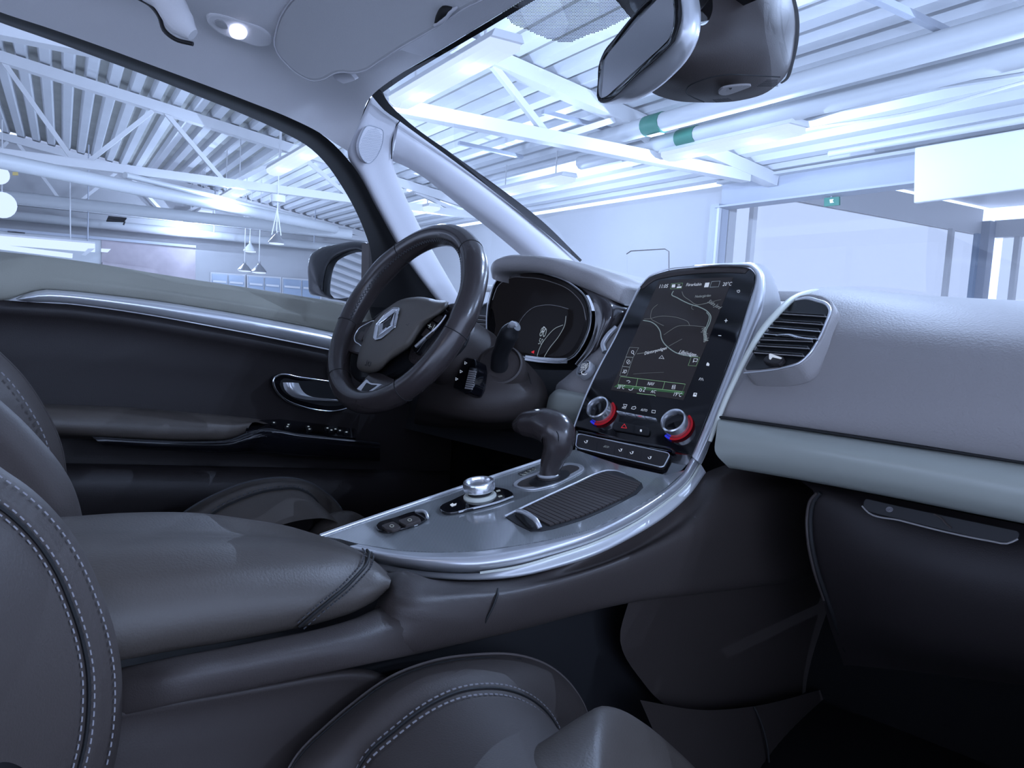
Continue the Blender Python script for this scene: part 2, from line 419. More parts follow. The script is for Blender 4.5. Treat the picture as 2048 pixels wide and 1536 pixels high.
# trusses
def truss(u, label, nodes0, step, v0=-14.5, v1=6.6):
    t = thing('roof_truss', label, 'truss', H(u, 0, 1.6), group='white roof trusses')
    top = lambda v: deckz(v)-.12
    beam('bottom_chord', H(u, v0, 1.6), H(u, 6.2, 1.6), .13, .11, M['white'], t)
    beam('top_chord', H(u, v0, top(v0)), H(u, v1, top(v1)+.04), .15, .13, M['white'], t)
    v = nodes0
    while v-step > v0: v -= step
    while v < 5.4:
        vt = v+step/2
        beam('diagonal', H(u, v+.08, 1.63), H(u, vt-.08, top(vt)-.03), .055, .055, M['white'], t)
        if v+step < 5.6: beam('diagonal', H(u, vt+.08, top(vt)-.03), H(u, v+step-.08, 1.63), .055, .055, M['white'], t)
        v += step
    return t
truss(6.0, 'nearest white steel roof truss, seen through the windscreen', 3.78, 1.45)
truss(11.5, 'white steel roof truss crossing the upper driver window', .19, 1.8)
truss(17.75, 'farthest white roof truss standing against the end wall', .10, 1.85)
# lamps: rows along E1
def lamp(u0, u1, v, label, z=1.56):
    t = thing('strip_lamp', label, 'lamp', H((u0+u1)/2, v, z), group='fluorescent strip lamps under the roof')
    sec = [(-.11, .0), (-.09, .045), (.09, .045), (.11, .0)]
    # tray and diffuser
    ring = [H(u0, v+a, z+.02+b) for a, b in sec]; prism('lamp_housing', ring, E1*(u1-u0), M['white'], t)
    low = [(-.105, .02), (-.10, -.02), (-.06, -.045), (0, -.052), (.06, -.045), (.10, -.02), (.105, .02)]
    prism('lamp_diffuser', [H(u0+.03, v+a, z+b) for a, b in low], E1*(u1-u0-.06), M['lamp'], t)
    for uu in (u0+.3, u1-.3): beam('hanger', H(uu, v, z+.06), H(uu, v, deckz(v)), .012, .012, M['white'], t, up=E2)
    for k in range(2):
        ld = bpy.data.lights.new('lamp_light', 'POINT'); ld.energy = LAMP_W*(.7 if u0 > 11 else 1); ld.color = LAMP_COL; ld.shadow_soft_size = 0
        lo = bpy.data.objects.new('lamp_light', ld); COL.objects.link(lo); lo.parent = t
        lo.location = H(u0+(u1-u0)*(.25+.5*k), v, z-.16)-H((u0+u1)/2, v, z)
    return t
R1 = [(4.15, 5.85, 'glowing strip lamp high over the windscreen, beside its upper left corner'), (7.9, 10.0, 'glowing strip lamp at the upper right corner of the driver window'),
      (11.9, 13.6, 'glowing strip lamp just below the junction of truss and driver window'), (15.2, 16.2, 'small far strip lamp, middle of the left row'), (16.9, 17.6, 'smallest and farthest strip lamp, near the end wall')]
for u0, u1, l in R1: lamp(u0, u1, 2.26, l, 1.6 if u0 < 12 else 1.56)
R2 = [(1.0, 2.5, 'strip lamp at the right edge of the windscreen view'), (4.3, 5.85, 'large strip lamp hanging above the plaster wall and beam end'), (7.5, 9.3, 'strip lamp low over the plaster wall beside the strut'),
      (11.2, 13.0, 'strip lamp seen through the small quarter window')]
for u0, u1, l in R2: lamp(u0, u1, 4.98, l, 1.6)
for u0, u1, l in [(-3.5, -1.9, 'strip lamp behind the car over the driver side'), (.5, 2.1, 'strip lamp above the car roof')]: lamp(u0, u1, 2.26, l)
for u0, u1, l in [(-2.5, -1.0, 'strip lamp behind the car over the passenger side')]: lamp(u0, u1, 4.98, l)
def lin(name, label, p, q, r, m='pipe', cat='pipe', group=None):
    o = tube(name, [p, q], r, M[m], seg=12); return tag(o, label, cat, group)
p1 = lin('ceiling_pipe', 'upper of two fat pale pipes with green labels under the roof', H(-6, 4.62, 1.80), H(6.6, 4.62, 1.80), .085)
p2 = lin('ceiling_pipe', 'lower of two fat pale pipes with green labels under the roof', H(-6, 4.92, 1.72), H(7.2, 4.92, 1.72), .075)
for (u, v, z, r, l) in ((5.62, 4.62, 1.80, .092, 'green pipe label on the upper fat pipe'), (5.50, 4.92, 1.72, .082, 'green pipe label on the lower fat pipe')):
    t = thing('pipe_label', l, 'label', H(u, v, z)); tube('band', [H(u-.12, v, z), H(u+.12, v, z)], r, M['sign'], t, seg=16)
    prism('white_mark', [H(u-.10, v-.03, z-r-.001), H(u+.08, v-.03, z-r-.001), H(u+.08, v+.03, z-r-.001), H(u-.10, v+.03, z-r-.001)], EZ*-.004, M['signw'], t)
for u, w_ in ((1.2, 'nearest the camera'), (3.0, 'right of the dark sensor housing'), (4.9, 'just below the dark sensor housing'), (6.4, 'inside the nearest truss triangle'), (8.2, 'farthest, beside the windscreen strut')):
    tag(beam('pipe_bracket', H(u, 3.9, 1.93), H(u, 4.75, 1.90), .05, .04, M['greysteel']), 'short grey pipe bracket under the roof, '+w_, 'bracket', 'grey pipe brackets')
c = [H(u, 5.15+.03*math.sin(u*3), 1.70+.03*math.sin(u*2.1)) for u in np.linspace(-5, 6.8, 40)]
tag(tube('cable_run', c, .018, M['pipe'], n=80, seg=6), 'white cables running loosely along the lower fat pipe', 'cable')
c = [H(u, 5.30+.03*math.sin(u*2), 1.66+.02*math.sin(u*3.1)) for u in np.linspace(-5, 6.8, 40)]
tag(tube('cable_tray', c, .012, M['white'], n=80, seg=6), 'thin white cable hanging below the cable run', 'cable')
lin('conduit_pipe', 'thin pipe bent down near the white hanging panel', H(-3, 6.1, 1.66), H(4.9, 6.1, 1.66), .03)
# pipes seen through the driver window
def PZ(px, py, z): return HX(px, py, z=z)
lin('ventilation_pipe', 'thick round pipe just below the truss in the driver window', PZ(-60, 309, 1.32), PZ(670, 458, 1.45), .085)
lin('ventilation_pipe', 'second thick round pipe lower in the driver window', H(15.0, -3, 1.42), H(15.0, 4.9, 1.42), .10)
lin('ventilation_pipe', 'slender pipe crossing above the thick round pipe in the driver window', PZ(250, 350, 1.5), PZ(620, 440, 1.55), .04)
lin('ventilation_pipe', 'long pale pipe along the end wall', H(17.55, -5, 1.32), H(17.55, 6, 1.32), .09)
for v, l in ((.4, 'left'), (2.6, 'middle'), (4.6, 'right')):
    lin('hanger_rod', 'dark thin rod holding the pipes, %s one of three' % l, H(16.5, v, .9 if v < 1 else 1.3), H(16.5, v, deckz(v)), .012, 'greysteel', 'rod')
# grille on the end wall
def face(px, u=None, v=None): return [HX(x, y, u=u, v=v) for x, y in px]
g = face(((217, 432), (254, 436), (248, 444), (212, 443)), u=17.0); t = thing('wall_grille', 'small dark grille of slats high on the end wall', 'grille', g[0])
prism('frame', g, E1*.03, M['greysteel'], t)
gp = Plane(g[3], g[2], g[0])
for k in range(5):
    f = (k+.5)/5; beam('slat', g[0].lerp(g[3], f), g[1].lerp(g[2], f), .03, .012, M['black'], t, up=E1)
tag(tube('grille_support', [HX(250, 443, u=16.98), HX(247, 450, u=16.98)], .015, M['black']), 'dark little foot of the wall grille', 'bracket')
# office soffit with brown panel
s_ = [HX(x, y, u=16.6) for x, y in ((-60, 452), (392, 490), (392, 560), (-60, 520))]
t = thing('office_box', 'grey white office box along the end wall with dull brown recess', 'room divider', s_[3])
prism('front_panel', [HX(x, y, u=16.62) for x, y in ((-60, 455), (205, 478), (205, 545), (-60, 530))], E1*1.3, M['pipe'], t)
prism('brown_panel', [HX(x, y, u=16.60) for x, y in ((203, 478), (391, 496), (391, 570), (203, 550))], E1*1.3, M['brown'], t)
prism('brown_shelf', [HX(x, y, u=16.5) for x, y in ((205, 524), (310, 538), (330, 560), (205, 548))], E1*.08, M['brown'], t)
prism('edge_strip', [HX(x, y, u=16.55) for x, y in ((-60, 450), (392, 491), (392, 496), (-60, 456))], E1*.1, M['greysteel'], t)
prism('white_slot', [HX(x, y, u=16.55) for x, y in ((15, 461), (50, 465), (50, 467), (15, 464))], E1*.03, M['black'], t)
# long pendant luminaire
a, b = HX(-80, 474, u=13.0), HX(190, 496, u=13.0)
t = thing('linear_pendant_lamp', 'long white linear lamp hung low outside the driver window', 'lamp', a)
beam('lamp_body', a, b, .10, .12, M['lamp'], t); beam('top_rail', a+EZ*.075, b+EZ*.075, .12, .02, M['white'], t)
a2, b2 = HX(-80, 484, u=12.6), HX(145, 512, u=12.6); beam('lamp_panel', a2, b2, .5, .05, M['lamp'], t)
tube('suspension_wire', [HX(141, 487, u=13.0), HX(140, 360, u=13.0)], .008, M['white'], t, seg=6)
prism('end_bracket', face(((176, 497), (190, 497), (170, 512), (163, 510)), u=12.9), E1*.05, M['white'], t)
tag(prism('small_light_box', face(((203, 497), (222, 498), (216, 504), (203, 503)), u=16.0), E1*.2, M['lamp']), 'little white light box beside the brown recess', 'lamp')
for (px, py, r, l) in ((-2, 350, 15, 'upper white globe of the lamp cut by the left edge'), (4, 410, 21, 'lower white globe of the lamp cut by the left edge')):
    o = HX(px, py, u=12.0); rr = r/F*12.2
    t = thing('globe_lamp', l, 'lamp', o); revolve('globe', o, (0, 0, 1), [(rr*math.sin(k*math.pi/10)+1e-4, -rr*math.cos(k*math.pi/10)) for k in range(11)], M['lamp'], t, 24)
    tube('wire', [o+EZ*rr, o+EZ*(rr+.9)], .008, M['white'], t, seg=6)
# pendant lamps
def pendant(px, ptop, pbot, wpx, u, label, m='shade', wire_to=None, canopy=False):
    b = HX(px, pbot, u=u); top = HX(px, ptop, u=u); h = (top-b).length; R = wpx/2/F*(b-CAM).dot(FW)
    t = thing('pendant_lamp', label, 'lamp', b, group='conical pendant lamps')
    revolve('lamp_shade', b, (0, 0, 1), [(R*.96, -h*.02), (R, 0), (R*.93, h*.12), (R*.6, h*.42), (R*.28, h*.66), (R*.16, h*.8), (R*.16, h)], M[m], t, 28)
    revolve('bulb_disc', b-EZ*h*.02, (0, 0, -1), [(R*.9, 0), (R*.85, h*.08), (R*.4, h*.12), (.001, h*.13)], M['lamp'], t, 24)
    zt = HX(px, wire_to, u=u) if canopy else Vector((b.x, b.y, CAM.z+deckz((b-CAM).dot(E2))))
    if canopy: tube('cup_rod', [Vector((b.x, b.y, zt.z+.08)), Vector((b.x, b.y, CAM.z+deckz((b-CAM).dot(E2))))], .008, M['white'], t, seg=6)
    tube('cord', [top, Vector((b.x, b.y, zt.z))], .008, M['white'], t, seg=6)
    if canopy:
        c = Vector((b.x, b.y, zt.z)); revolve('ceiling_cup', c, (0, 0, 1), [(.10, 0), (.10, .09), (.02, .10)], M['white'], t, 20)
        for s in (-1, 1): tube('stay_wire', [top+EZ*.3, top+E2*s*R*.55-EZ*h*.35], .008, M['white'], t, seg=6)
    return t
pendant(489, 523, 541, 27, 15.0, 'left one of two dark cone lamps hanging side by side', wire_to=470)
pendant(518, 523, 544, 30, 15.0, 'right one of two dark cone lamps hanging side by side', wire_to=470)
pendant(553, 462, 486, 33, 11.0, 'bright cone lamp on stay wires in front of the end wall', wire_to=404, canopy=True)
pendant(500, 482, 502, 26, 16.5, 'faint pale cone lamp above the two dark ones', m='pipe', wire_to=455)
# far windows at the end wall
for k, (x0, x1) in enumerate(((424, 488), (497, 560), (567, 640))):
    y = lambda x: 546+(x-424)*.075
    t = thing('office_window', ('left', 'middle', 'right')[k]+' one of three low bluish windows in the end wall', 'window', HX(x0, 590, u=18.0), group='low windows in the end wall')
    prism('frame', face(((x0-3, y(x0)-2), (x1+3, y(x1)-2), (x1+3, 640), (x0-3, 640)), u=18.04), E1*.04, M['white'], t)
    xm = (x0+x1)/2
    for a_, b_ in ((x0, xm-1.5), (xm+1.5, x1)):
        prism('pane', face(((a_, y(a_)+1), (b_, y(b_)+1), (b_, 640), (a_, 640)), u=18.0), E1*.03, M['bluegrey'], t)
        prism('blind', face(((a_+2, y(a_)+14), (b_-2, y(b_)+14), (b_-2, y(b_)+18), (a_+2, y(a_)+18)), u=17.97), E1*.02, M['white'], t)
tag(prism('wall_notice', face(((683, 467), (694, 468), (694, 474), (683, 473)), u=16.5), E1*.02, M['sign']), 'tiny green exit sign beside the driver window pillar', 'sign')
tag(prism('yellow_tag', face(((25, 344), (36, 344), (36, 350), (25, 350)), u=12.2), E1*.05, M['yellow']), 'small yellow tag on the pipe at the left edge', 'tag')
tag(prism('partition_window', face(((975, 455), (1000, 456), (1000, 640), (975, 640)), u=15.0), E1*.06, M['bluegrey']), 'blue grey post seen through the quarter window beside the strut', 'post')
# ================================================================ THE CAR: shell, door, pillars, roof
def xs(v, *p): return CV('x', v, *p)
def ys(v, *p): return CV('y', v, *p)
def zs(v, *p): return CV('z', v, *p)
def ds(v, *p): return CV('d', v, *p)
# cabin floor and dark body behind the trim
t = thing('cabin_floor', 'dark carpeted floor and firewall of the car under the dashboard', 'car floor', (0, .8, 0))
mesh('floor_carpet', [(-.78, -.9, .02), (.66, -.9, .02), (.66, 1.55, .02), (-.78, 1.55, .02)], [(0, 1, 2, 3)], M['carpet'], t, solid=.03)
prism('firewall', [Vector((-.80, 1.42, .0)), Vector((.95, 1.42, .0)), Vector((.95, 1.50, .70)), Vector((-.80, 1.50, .70))], Vector((0, .05, 0)), M['carpet'], t)
prism('kick_panel', [Vector((-.78, .80, .0)), Vector((-.78, 1.48, .0)), Vector((-.78, 1.48, .72)), Vector((-.78, .80, .45))], Vector((-.02, 0, 0)), M['carpet'], t)
prism('footwell_side', [Vector((.66, .86, .0)), Vector((.66, 1.45, .0)), Vector((.80, 1.45, .56)), Vector((.80, .92, .56))], Vector((.03, 0, 0)), M['carpet'], t)
prism('door_sill', [Vector((.58, -.9, .0)), Vector((.70, -.9, .0)), Vector((.70, -.9, .10)), Vector((.58, -.9, .10))], Vector((0, 1.95, 0)), M['plastic'], t, bevel=.01)
# car hood seen only from other positions
t = thing('car_bonnet', 'grey car bonnet beyond the windscreen base', 'bonnet', (0, 2.0, .6))
loft('bonnet_panel', [[Vector((x, y, z)) for x, z in ((-.85, z0-.08), (-.5, z0), (0, z0+.02), (.5, z0), (.85, z0-.08))] for y, z0 in ((1.72, .70), (2.1, .66), (2.5, .58), (2.75, .42))], M['body'], t, n=12, thick=.02, toward=(0, 0, 1))
# ---------------- driver door
door = thing('driver_door', 'driver door with grey green top pad, silver strip and black lower lining', 'car door', (-.75, .5, .3))
sill = ((-90, 496), (0, 503), (100, 514), (200, 528), (300, 545), (400, 561), (500, 576), (600, 592), (700, 608), (770, 620), (830, 632))
tt = ((-90, 592), (20, 596), (45, 586), (75, 578), (130, 579), (200, 586), (300, 598), (400, 613), (500, 630), (600, 649), (700, 670), (800, 692))
loft('upper_pad', [xs(-.80, *[(x, y+6) for x, y in sill]), xs(-.785, *sill), xs(-.765, *[(x, y+7) for x, y in sill]), xs(-.745, *[(x, y+30) for x, y in sill]),
     xs(-.735, *[(x, y-14) for x, y in tt]), xs(-.738, *[(x, y-2) for x, y in tt]), xs(-.76, *[(x, y+4) for x, y in tt])], M['doorpad'], door, n=50, m=5)
top = ((32, 597), (50, 588), (78, 580), (130, 581), (200, 588), (300, 600), (400, 615), (500, 632), (600, 651), (700, 672), (800, 694))
bot = ((34, 602), (60, 604), (90, 604), (130, 606), (200, 614), (300, 629), (400, 647), (500, 666), (600, 686), (700, 707), (800, 729))
mid = tuple(((a[0]+b[0])/2, a[1]*.55+b[1]*.45) for a, b in zip(top, bot))
loft('silver_strip', [xs(-.75, *top), xs(-.733, *[(x, y+2) for x, y in top]), xs(-.722, *mid), xs(-.728, *[(x, y-3) for x, y in bot]), xs(-.75, *bot)], M['silver'], door, n=50, m=5)
b0 = ((-90, 596), (0, 600), (34, 602), (90, 606), (130, 608), (200, 616), (300, 631), (400, 649), (500, 668), (600, 688), (700, 709), (800, 731))
loft('lower_panel', [xs(-.745, *b0), xs(-.735, *[(x, y+16) for x, y in b0]), xs(-.742, *[(x, y+30) for x, y in b0]), xs(-.75, *[(x, y*.5+b*.5) for (x, y), b in zip([(q[0], q[1]+34) for q in b0], [800]*12)]),
     xs(-.752, (-90, 796), (100, 803), (300, 815), (480, 830), (560, 840), (700, 850), (900, 862)), xs(-.752, (-90, 930), (300, 936), (560, 940), (900, 948))], M['plastic'], door, n=40, m=6)
# armrest
loft('door_armrest', [xs(-.752, (-90, 798), (100, 808), (250, 814), (400, 826), (500, 836), (560, 846)), xs(-.70, (-90, 812), (100, 818), (250, 822), (400, 834), (490, 842), (530, 848)),
     xs(-.675, (-90, 836), (100, 842), (250, 850), (400, 858), (470, 856), (500, 850)), xs(-.675, (-90, 855), (100, 860), (250, 870), (400, 874), (460, 872), (495, 860)), xs(-.70, (-90, 868), (100, 872), (250, 878), (400, 882), (460, 878), (500, 866)), xs(-.752, (-90, 870), (100, 876), (250, 880), (400, 884), (460, 880), (500, 870))],
     M['leather'], door, n=40, m=5)
loft('gloss_trim', [xs(-.70, (185, 873), (300, 880), (400, 883), (460, 878), (490, 864), (510, 857), (600, 866), (700, 878), (760, 884)), xs(-.668, (186, 875), (300, 882), (400, 885), (462, 881), (494, 868), (514, 861), (600, 870), (700, 881), (760, 888)),
     xs(-.668, (200, 886), (300, 893), (400, 897), (470, 900), (500, 900), (520, 900), (600, 906), (700, 912), (760, 916)), xs(-.72, (205, 890), (300, 897), (400, 900), (470, 904), (500, 905), (520, 906), (600, 912), (700, 918), (760, 920))], M['gloss'], door, n=40, m=4)
sw = thing_pl = Plane(P(490, 858, x=-.672), P(700, 878, x=-.672), P(560, 838, x=-.752))
slab('switch_panel', sw, ((492, 856), (520, 840), (560, 838), (640, 848), (712, 858), (712, 876), (600, 866)), -.01, .002, M['gloss'], door, r=.004)
for px, py in ((548, 845), (577, 849), (575, 853), (617, 853), (619, 858), (655, 856), (663, 860), (671, 858), (693, 864), (680, 861)):
    slab('window_switch', sw, ((px-6, py-2), (px+4, py-2.5), (px+6, py+1.5), (px-4, py+2)), .002, .006, M['black'], door, r=.001)
    slab('switch_mark', sw, ((px-2, py-1), (px+1.5, py-1.2), (px+2, py+.6), (px-1.5, py+.6)), .0062, .0066, M['uidim'], door)
loft('map_pocket', [xs(-.752, (-90, 925), (200, 930), (560, 937), (900, 945)), xs(-.70, (-90, 928), (200, 933), (560, 940), (900, 948)), xs(-.69, (-90, 936), (200, 941), (560, 948), (900, 956)), xs(-.70, (-90, 1100), (200, 1100), (560, 1110), (900, 1120))], M['plastic'], door, n=24, m=4)
# inner handle
hp = Plane(P(550, 830, x=-.735), P(700, 830, x=-.735), P(600, 740, x=-.735))
hz = ((547, 768), (548, 756), (556, 751), (600, 755), (650, 762), (700, 772), (700, 812), (672, 822), (640, 821), (600, 812), (572, 800), (555, 785))
slab('handle_bezel', hp, hz, -.012, .004, M['gloss'], door, spline=60, bevel=.002)
ring = resample([hp.on(x, y, .005) for x, y in hz], 60, True)
tube('bezel_ring', ring, .0022, M['chrome'], door, closed=True, seg=8)
slab('handle_recess', hp, ((560, 770), (562, 762), (600, 762), (690, 778), (690, 806), (660, 812), (620, 806), (585, 795), (566, 782)), .0035, .0055, M['black'], door, spline=40)
loft('door_handle', [[hp.on(x, y, o) for x, y, o in r] for r in (((566, 765, .006), (568, 776, .007), (580, 790, .008), (605, 798, .009), (640, 801, .008), (690, 803, .006)), ((580, 765, .018), (583, 778, .022), (592, 788, .022), (612, 793, .018), (640, 797, .012), (690, 800, .009)), ((597, 766, .012), (602, 777, .014), (609, 786, .014), (622, 793, .012), (640, 797, .010), (690, 799, .008)))], M['silver'], door, n=24, m=5)
# window seal / frame of the door
so = ((-120, -26), (0, 24), (100, 57), (200, 92), (300, 129), (400, 166), (500, 204), (580, 236), (640, 266), (690, 312), (720, 352), (745, 400), (775, 455), (810, 515), (850, 570), (890, 622))
si = ((-120, -2), (0, 45), (100, 80), (200, 117), (300, 154), (400, 194), (480, 226), (560, 262), (620, 296), (650, 325), (682, 370), (708, 415), (728, 460), (741, 500), (745, 550), (742, 614))
loft('window_seal', [xs(-.62, *so), xs(-.635, *[((a[0]*.6+b[0]*.4), a[1]*.6+b[1]*.4) for a, b in zip(so, si)]), xs(-.675, *[((a[0]*.2+b[0]*.8), a[1]*.2+b[1]*.8) for a, b in zip(so, si)]), xs(-.70, *si)], M['rubber'], door, n=60, m=3)
gl = [P(x, y, x=-.72-.0*x) for x, y in si] + [P(x, y, x=-.79) for x, y in ((760, 625), (500, 585), (250, 545), (0, 515), (-120, 500))]
c_ = [P(x, y, x=-.71) for x, y in si]; d_ = [P(x, y, x=-.79) for x, y in ((-120, 500), (0, 515), (100, 527), (200, 539), (300, 552), (400, 567), (480, 580), (560, 592), (620, 600), (650, 604), (682, 608), (708, 611), (720, 613), (730, 614), (738, 614), (742, 615))]
loft('window_glass', [c_, d_], M['glass'], door, n=40, linear=True)
loft('sail_panel', [xs(-.735, (742, 440), (752, 470), (770, 510), (800, 560), (835, 600), (870, 640)), xs(-.74, (741, 470), (744, 500), (750, 540), (752, 575), (754, 600), (756, 640))], M['rubber'], door, n=14, linear=True, thick=.01)
slab('sail_cover', Plane(P(750, 610, x=-.728), P(860, 610, x=-.728), P(760, 520, x=-.728)), ((748, 560), (762, 566), (800, 575), (825, 590), (842, 612), (846, 640), (748, 640)), -.004, .002, M['black'], door, spline=30)
# ---------------- exterior mirror
mp = Plane(P(640, 580, y=1.03), P(735, 590, y=1.07), P(690, 490, y=1.078))
hm = ((618, 525), (622, 511), (634, 501), (672, 490), (718, 484), (736, 489), (742, 505), (742, 560), (734, 604), (718, 602), (640, 592), (622, 588), (618, 560))
gm = ((649, 589), (649, 556), (659, 526), (685, 507), (712, 499), (733, 499), (737, 513), (731, 556), (720, 603), (690, 600))
t = thing('side_mirror', 'dark door mirror outside the driver window, glass showing the hall roof', 'mirror', mp.on(680, 560))
def ringz(pl, px, off, n=56, sc=1.0):
    r = resample([pl.on(x, y, off) for x, y in px], n, True)
    if sc != 1.0:
        c = sum(r, Vector((0, 0, 0)))/n; r = [c+(q-c)*sc for q in r]
    return r
hull = [ringz(mp, gm, -.012, sc=1.0), ringz(mp, gm, .004, sc=1.03), ringz(mp, hm, .0), ringz(mp, hm, -.02, sc=1.02), ringz(mp, hm, -.07, sc=.96), ringz(mp, hm, -.11, sc=.75), ringz(mp, hm, -.125, sc=.3)]
loft('mirror_housing', hull, M['body'], t, n=56, m=3, closed=True, capped=True)
slab('mirror_glass', mp, gm, -.006, -.002, M['mirror'], t, spline=50)
prism('door_frame_edge', [P(x, y, x=-.83) for x, y in ((738, 486), (745, 486), (747, 614), (736, 614))], Vector((-.03, 0, 0)), M['plastic_mid'], t)
# ---------------- headliner, rail, header
hl = thing('headliner', 'pale grey cloth headliner and roof rail above the driver window', 'headliner', (-.5, .3, 1.15))
so2 = so[:9]+((672, 288), (695, 302))
r0 = xs(-.60, *so2)
r1 = xs(-.575, (-120, -58), (0, -12), (100, 20), (200, 55), (300, 92), (400, 129), (500, 165), (580, 196), (655, 222), (688, 256), (702, 284))
r2 = xs(-.53, (-120, -130), (0, -86), (100, -50), (200, -14), (300, 24), (400, 62), (500, 98), (580, 128), (650, 160), (700, 196), (722, 237))
r3 = xs(-.46, (-120, -190), (0, -145), (100, -108), (200, -70), (300, -30), (400, 5), (500, 40), (580, 70), (660, 108), (722, 150), (741, 194))
r4 = xs(-.38, (-120, -290), (0, -245), (100, -208), (200, -170), (300, -130), (400, -95), (500, -55), (600, -20), (700, 30), (780, 90), (850, 115))
loft('roof_rail', [r0, r1, r2, r3, r4], M['liner'], hl, n=50, m=6)
hb = [P(752, 178, x=-.59), P(800, 147, x=-.52), P(850, 118, x=-.45), P(950, 58, x=-.32), P(1040, 3, x=-.20), P(1140, -60, x=-.06), P(1500, -200, x=.35)]
hf = [v+Vector((0, -.10, .028)) for v in hb]
hg = [Vector((v.x, .50, 1.235)) for v in hb]
loft('header_panel', [hb, [v+Vector((0, -.03, .013)) for v in hb], hf, hg], M['liner'], hl, n=40, m=5)
zr = 1.24
mesh('roof_panel', [(-.42, -1.3, zr), (.95, -1.3, zr), (.95, .55, zr), (-.42, .55, zr)], [(0, 1, 2, 3)], M['liner'], hl, solid=.03)
prism('sunroof_frame', [P(x, y, z=1.17) for x, y in ((522, -14), (548, 4), (585, -6), (640, -40), (600, -90))], Vector((0, 0, .01)), M['black'], hl)
# grab handle
gpx = ((250, -60), (285, -12), (312, 8), (326, 30), (336, 58), (356, 74), (378, 80))
g0 = ds(.98, *[(x+10, y-14) for x, y in ((250, -50), (290, -12), (318, 6), (334, 28), (346, 50), (362, 70), (376, 84))])
t = thing('grab_handle', 'pale grey grab handle folded against the roof rail', 'handle', g0[3])
tube('handle_bar', g0, [.020, .020, .019, .019, .019, .017, .008], M['liner'], t, n=40, seg=16, flat=.8)
tube('handle_gap', ds(1.0, (225, -40), (270, -8), (303, 12), (318, 32), (328, 60), (350, 78), (386, 88)), .0028, M['black'], t, n=30, seg=8)
# reading lamp
rp = Plane(P(415, 45, x=-.495), P(540, 90, x=-.492), P(470, 20, x=-.462))
t = thing('reading_lamp', 'small oval roof lamp with one lens lit white', 'lamp', rp.on(470, 62))
slab('lamp_body', rp, ((414, 42), (418, 30), (432, 29), (480, 42), (530, 62), (543, 78), (540, 92), (525, 95), (480, 84), (430, 62)), -.01, .007, M['liner'], t, spline=50, bevel=.003)
slab('lamp_lens', rp, ((459, 66), (462, 55), (478, 52), (492, 60), (495, 70), (488, 79), (475, 80), (463, 75)), .006, .012, EMIT('reading lamp lens', (.95, 1.05, 1.5), 1.6), t, spline=30, bevel=.002)
slab('lamp_switch', rp, ((430, 44), (438, 41), (450, 47), (455, 58), (446, 58), (434, 52)), .006, .010, M['visor'], t, spline=20)
# sun visor
vp = Plane(P(560, 90, x=-.455), P(930, 10, x=-.165), P(660, -30, x=-.34))
vz = ((548, 68), (545, 88), (555, 113), (570, 130), (590, 148), (625, 164), (648, 160), (665, 150), (682, 146), (703, 148), (727, 144), (760, 124), (800, 98), (840, 75), (871, 57), (930, 18), (990, -22), (960, -70), (640, -60), (590, -10), (560, 30))
t = thing('sun_visor', 'grey sun visor folded up over the windscreen header', 'sun visor', vp.on(700, 60))
slab('visor_board', vp, vz, -.006, .012, M['visor'], t, spline=90, bevel=.005)
tube('visor_hem', ringz(vp, vz, .013, 90, .985), .0012, M['pillar'], t, closed=True, seg=6)
tube('visor_hinge', [vp.on(872, 50, .016), vp.on(880, 34, .018), vp.on(890, 22, .018), vp.on(905, 18, .016)], [.003, .006, .008, .003], M['seam'], t, n=14, seg=10)
tube('visor_clip', [vp.on(868, 52, .018), vp.on(885, 40, .018), vp.on(900, 24, .018), vp.on(915, 14, .014)], [.002, .005, .004, .002], M['pillar'], t, n=14, seg=10)
slab('visor_mount', vp, ((664, 150), (700, 147), (712, 160), (688, 168), (672, 160)), -.02, -.008, M['pillar'], t, r=.004)
# ---------------- pillar trim
pt_ = thing('windscreen_pillar_trim', 'pale grey forked pillar trim beside the steering wheel', 'pillar trim', (-.66, 1.1, .75))
pl_ = ((742, 196), (722, 240), (700, 282), (700, 310), (722, 350), (748, 400), (778, 455), (812, 515), (850, 568), (895, 625))
pr_ = ((748, 186), (785, 215), (800, 240), (786, 290), (784, 325), (800, 372), (826, 430), (858, 492), (890, 548), (935, 625))
loft('rear_pillar_cover', [xs(-.645, *[(x-4, y+2) for x, y in pl_]), xs(-.630, *pl_), xs(-.632, *[((a[0]*.5+b[0]*.5), (a[1]+b[1])/2) for a, b in zip(pl_, pr_)]), xs(-.65, *pr_), xs(-.68, *[(x+2, y) for x, y in pr_])], M['pillar'], pt_, n=50, m=5)
tube('pillar_seam', xs(-.627, (740, 196), (722, 235), (706, 266), (699, 284)), .0012, M['seam'], pt_, n=20, seg=6)
tube('cover_seam', xs(-.640, (800, 241), (790, 256), (784, 285), (783, 318)), .0012, M['seam'], pt_, n=20, seg=6)
fu = ((798, 240), (850, 277), (900, 313), (960, 358), (1010, 398), (1060, 440), (1110, 484), (1150, 522))
fl = ((784, 322), (800, 328), (840, 350), (890, 388), (935, 424), (975, 455), (1020, 492), (1060, 526))
loft('front_pillar_cover', [ [P(x, y, x=-.635-.05*i/7-.02) for i, (x, y) in enumerate(fu)], [P((a[0]*.7+b[0]*.3), a[1]*.7+b[1]*.3, x=-.63-.05*i/7) for i, (a, b) in enumerate(zip(fu, fl))],
     [P((a[0]*.2+b[0]*.8), a[1]*.2+b[1]*.8, x=-.64-.05*i/7) for i, (a, b) in enumerate(zip(fu, fl))], [P(x, y, x=-.67-.05*i/7) for i, (x, y) in enumerate(fl)]], M['pillar'], pt_, n=40, m=5)
qg = [P(x, y, x=-.70) for x, y in ((784, 325), (800, 328), (840, 350), (935, 424), (1060, 526), (1075, 600), (935, 625), (890, 548), (826, 430))]
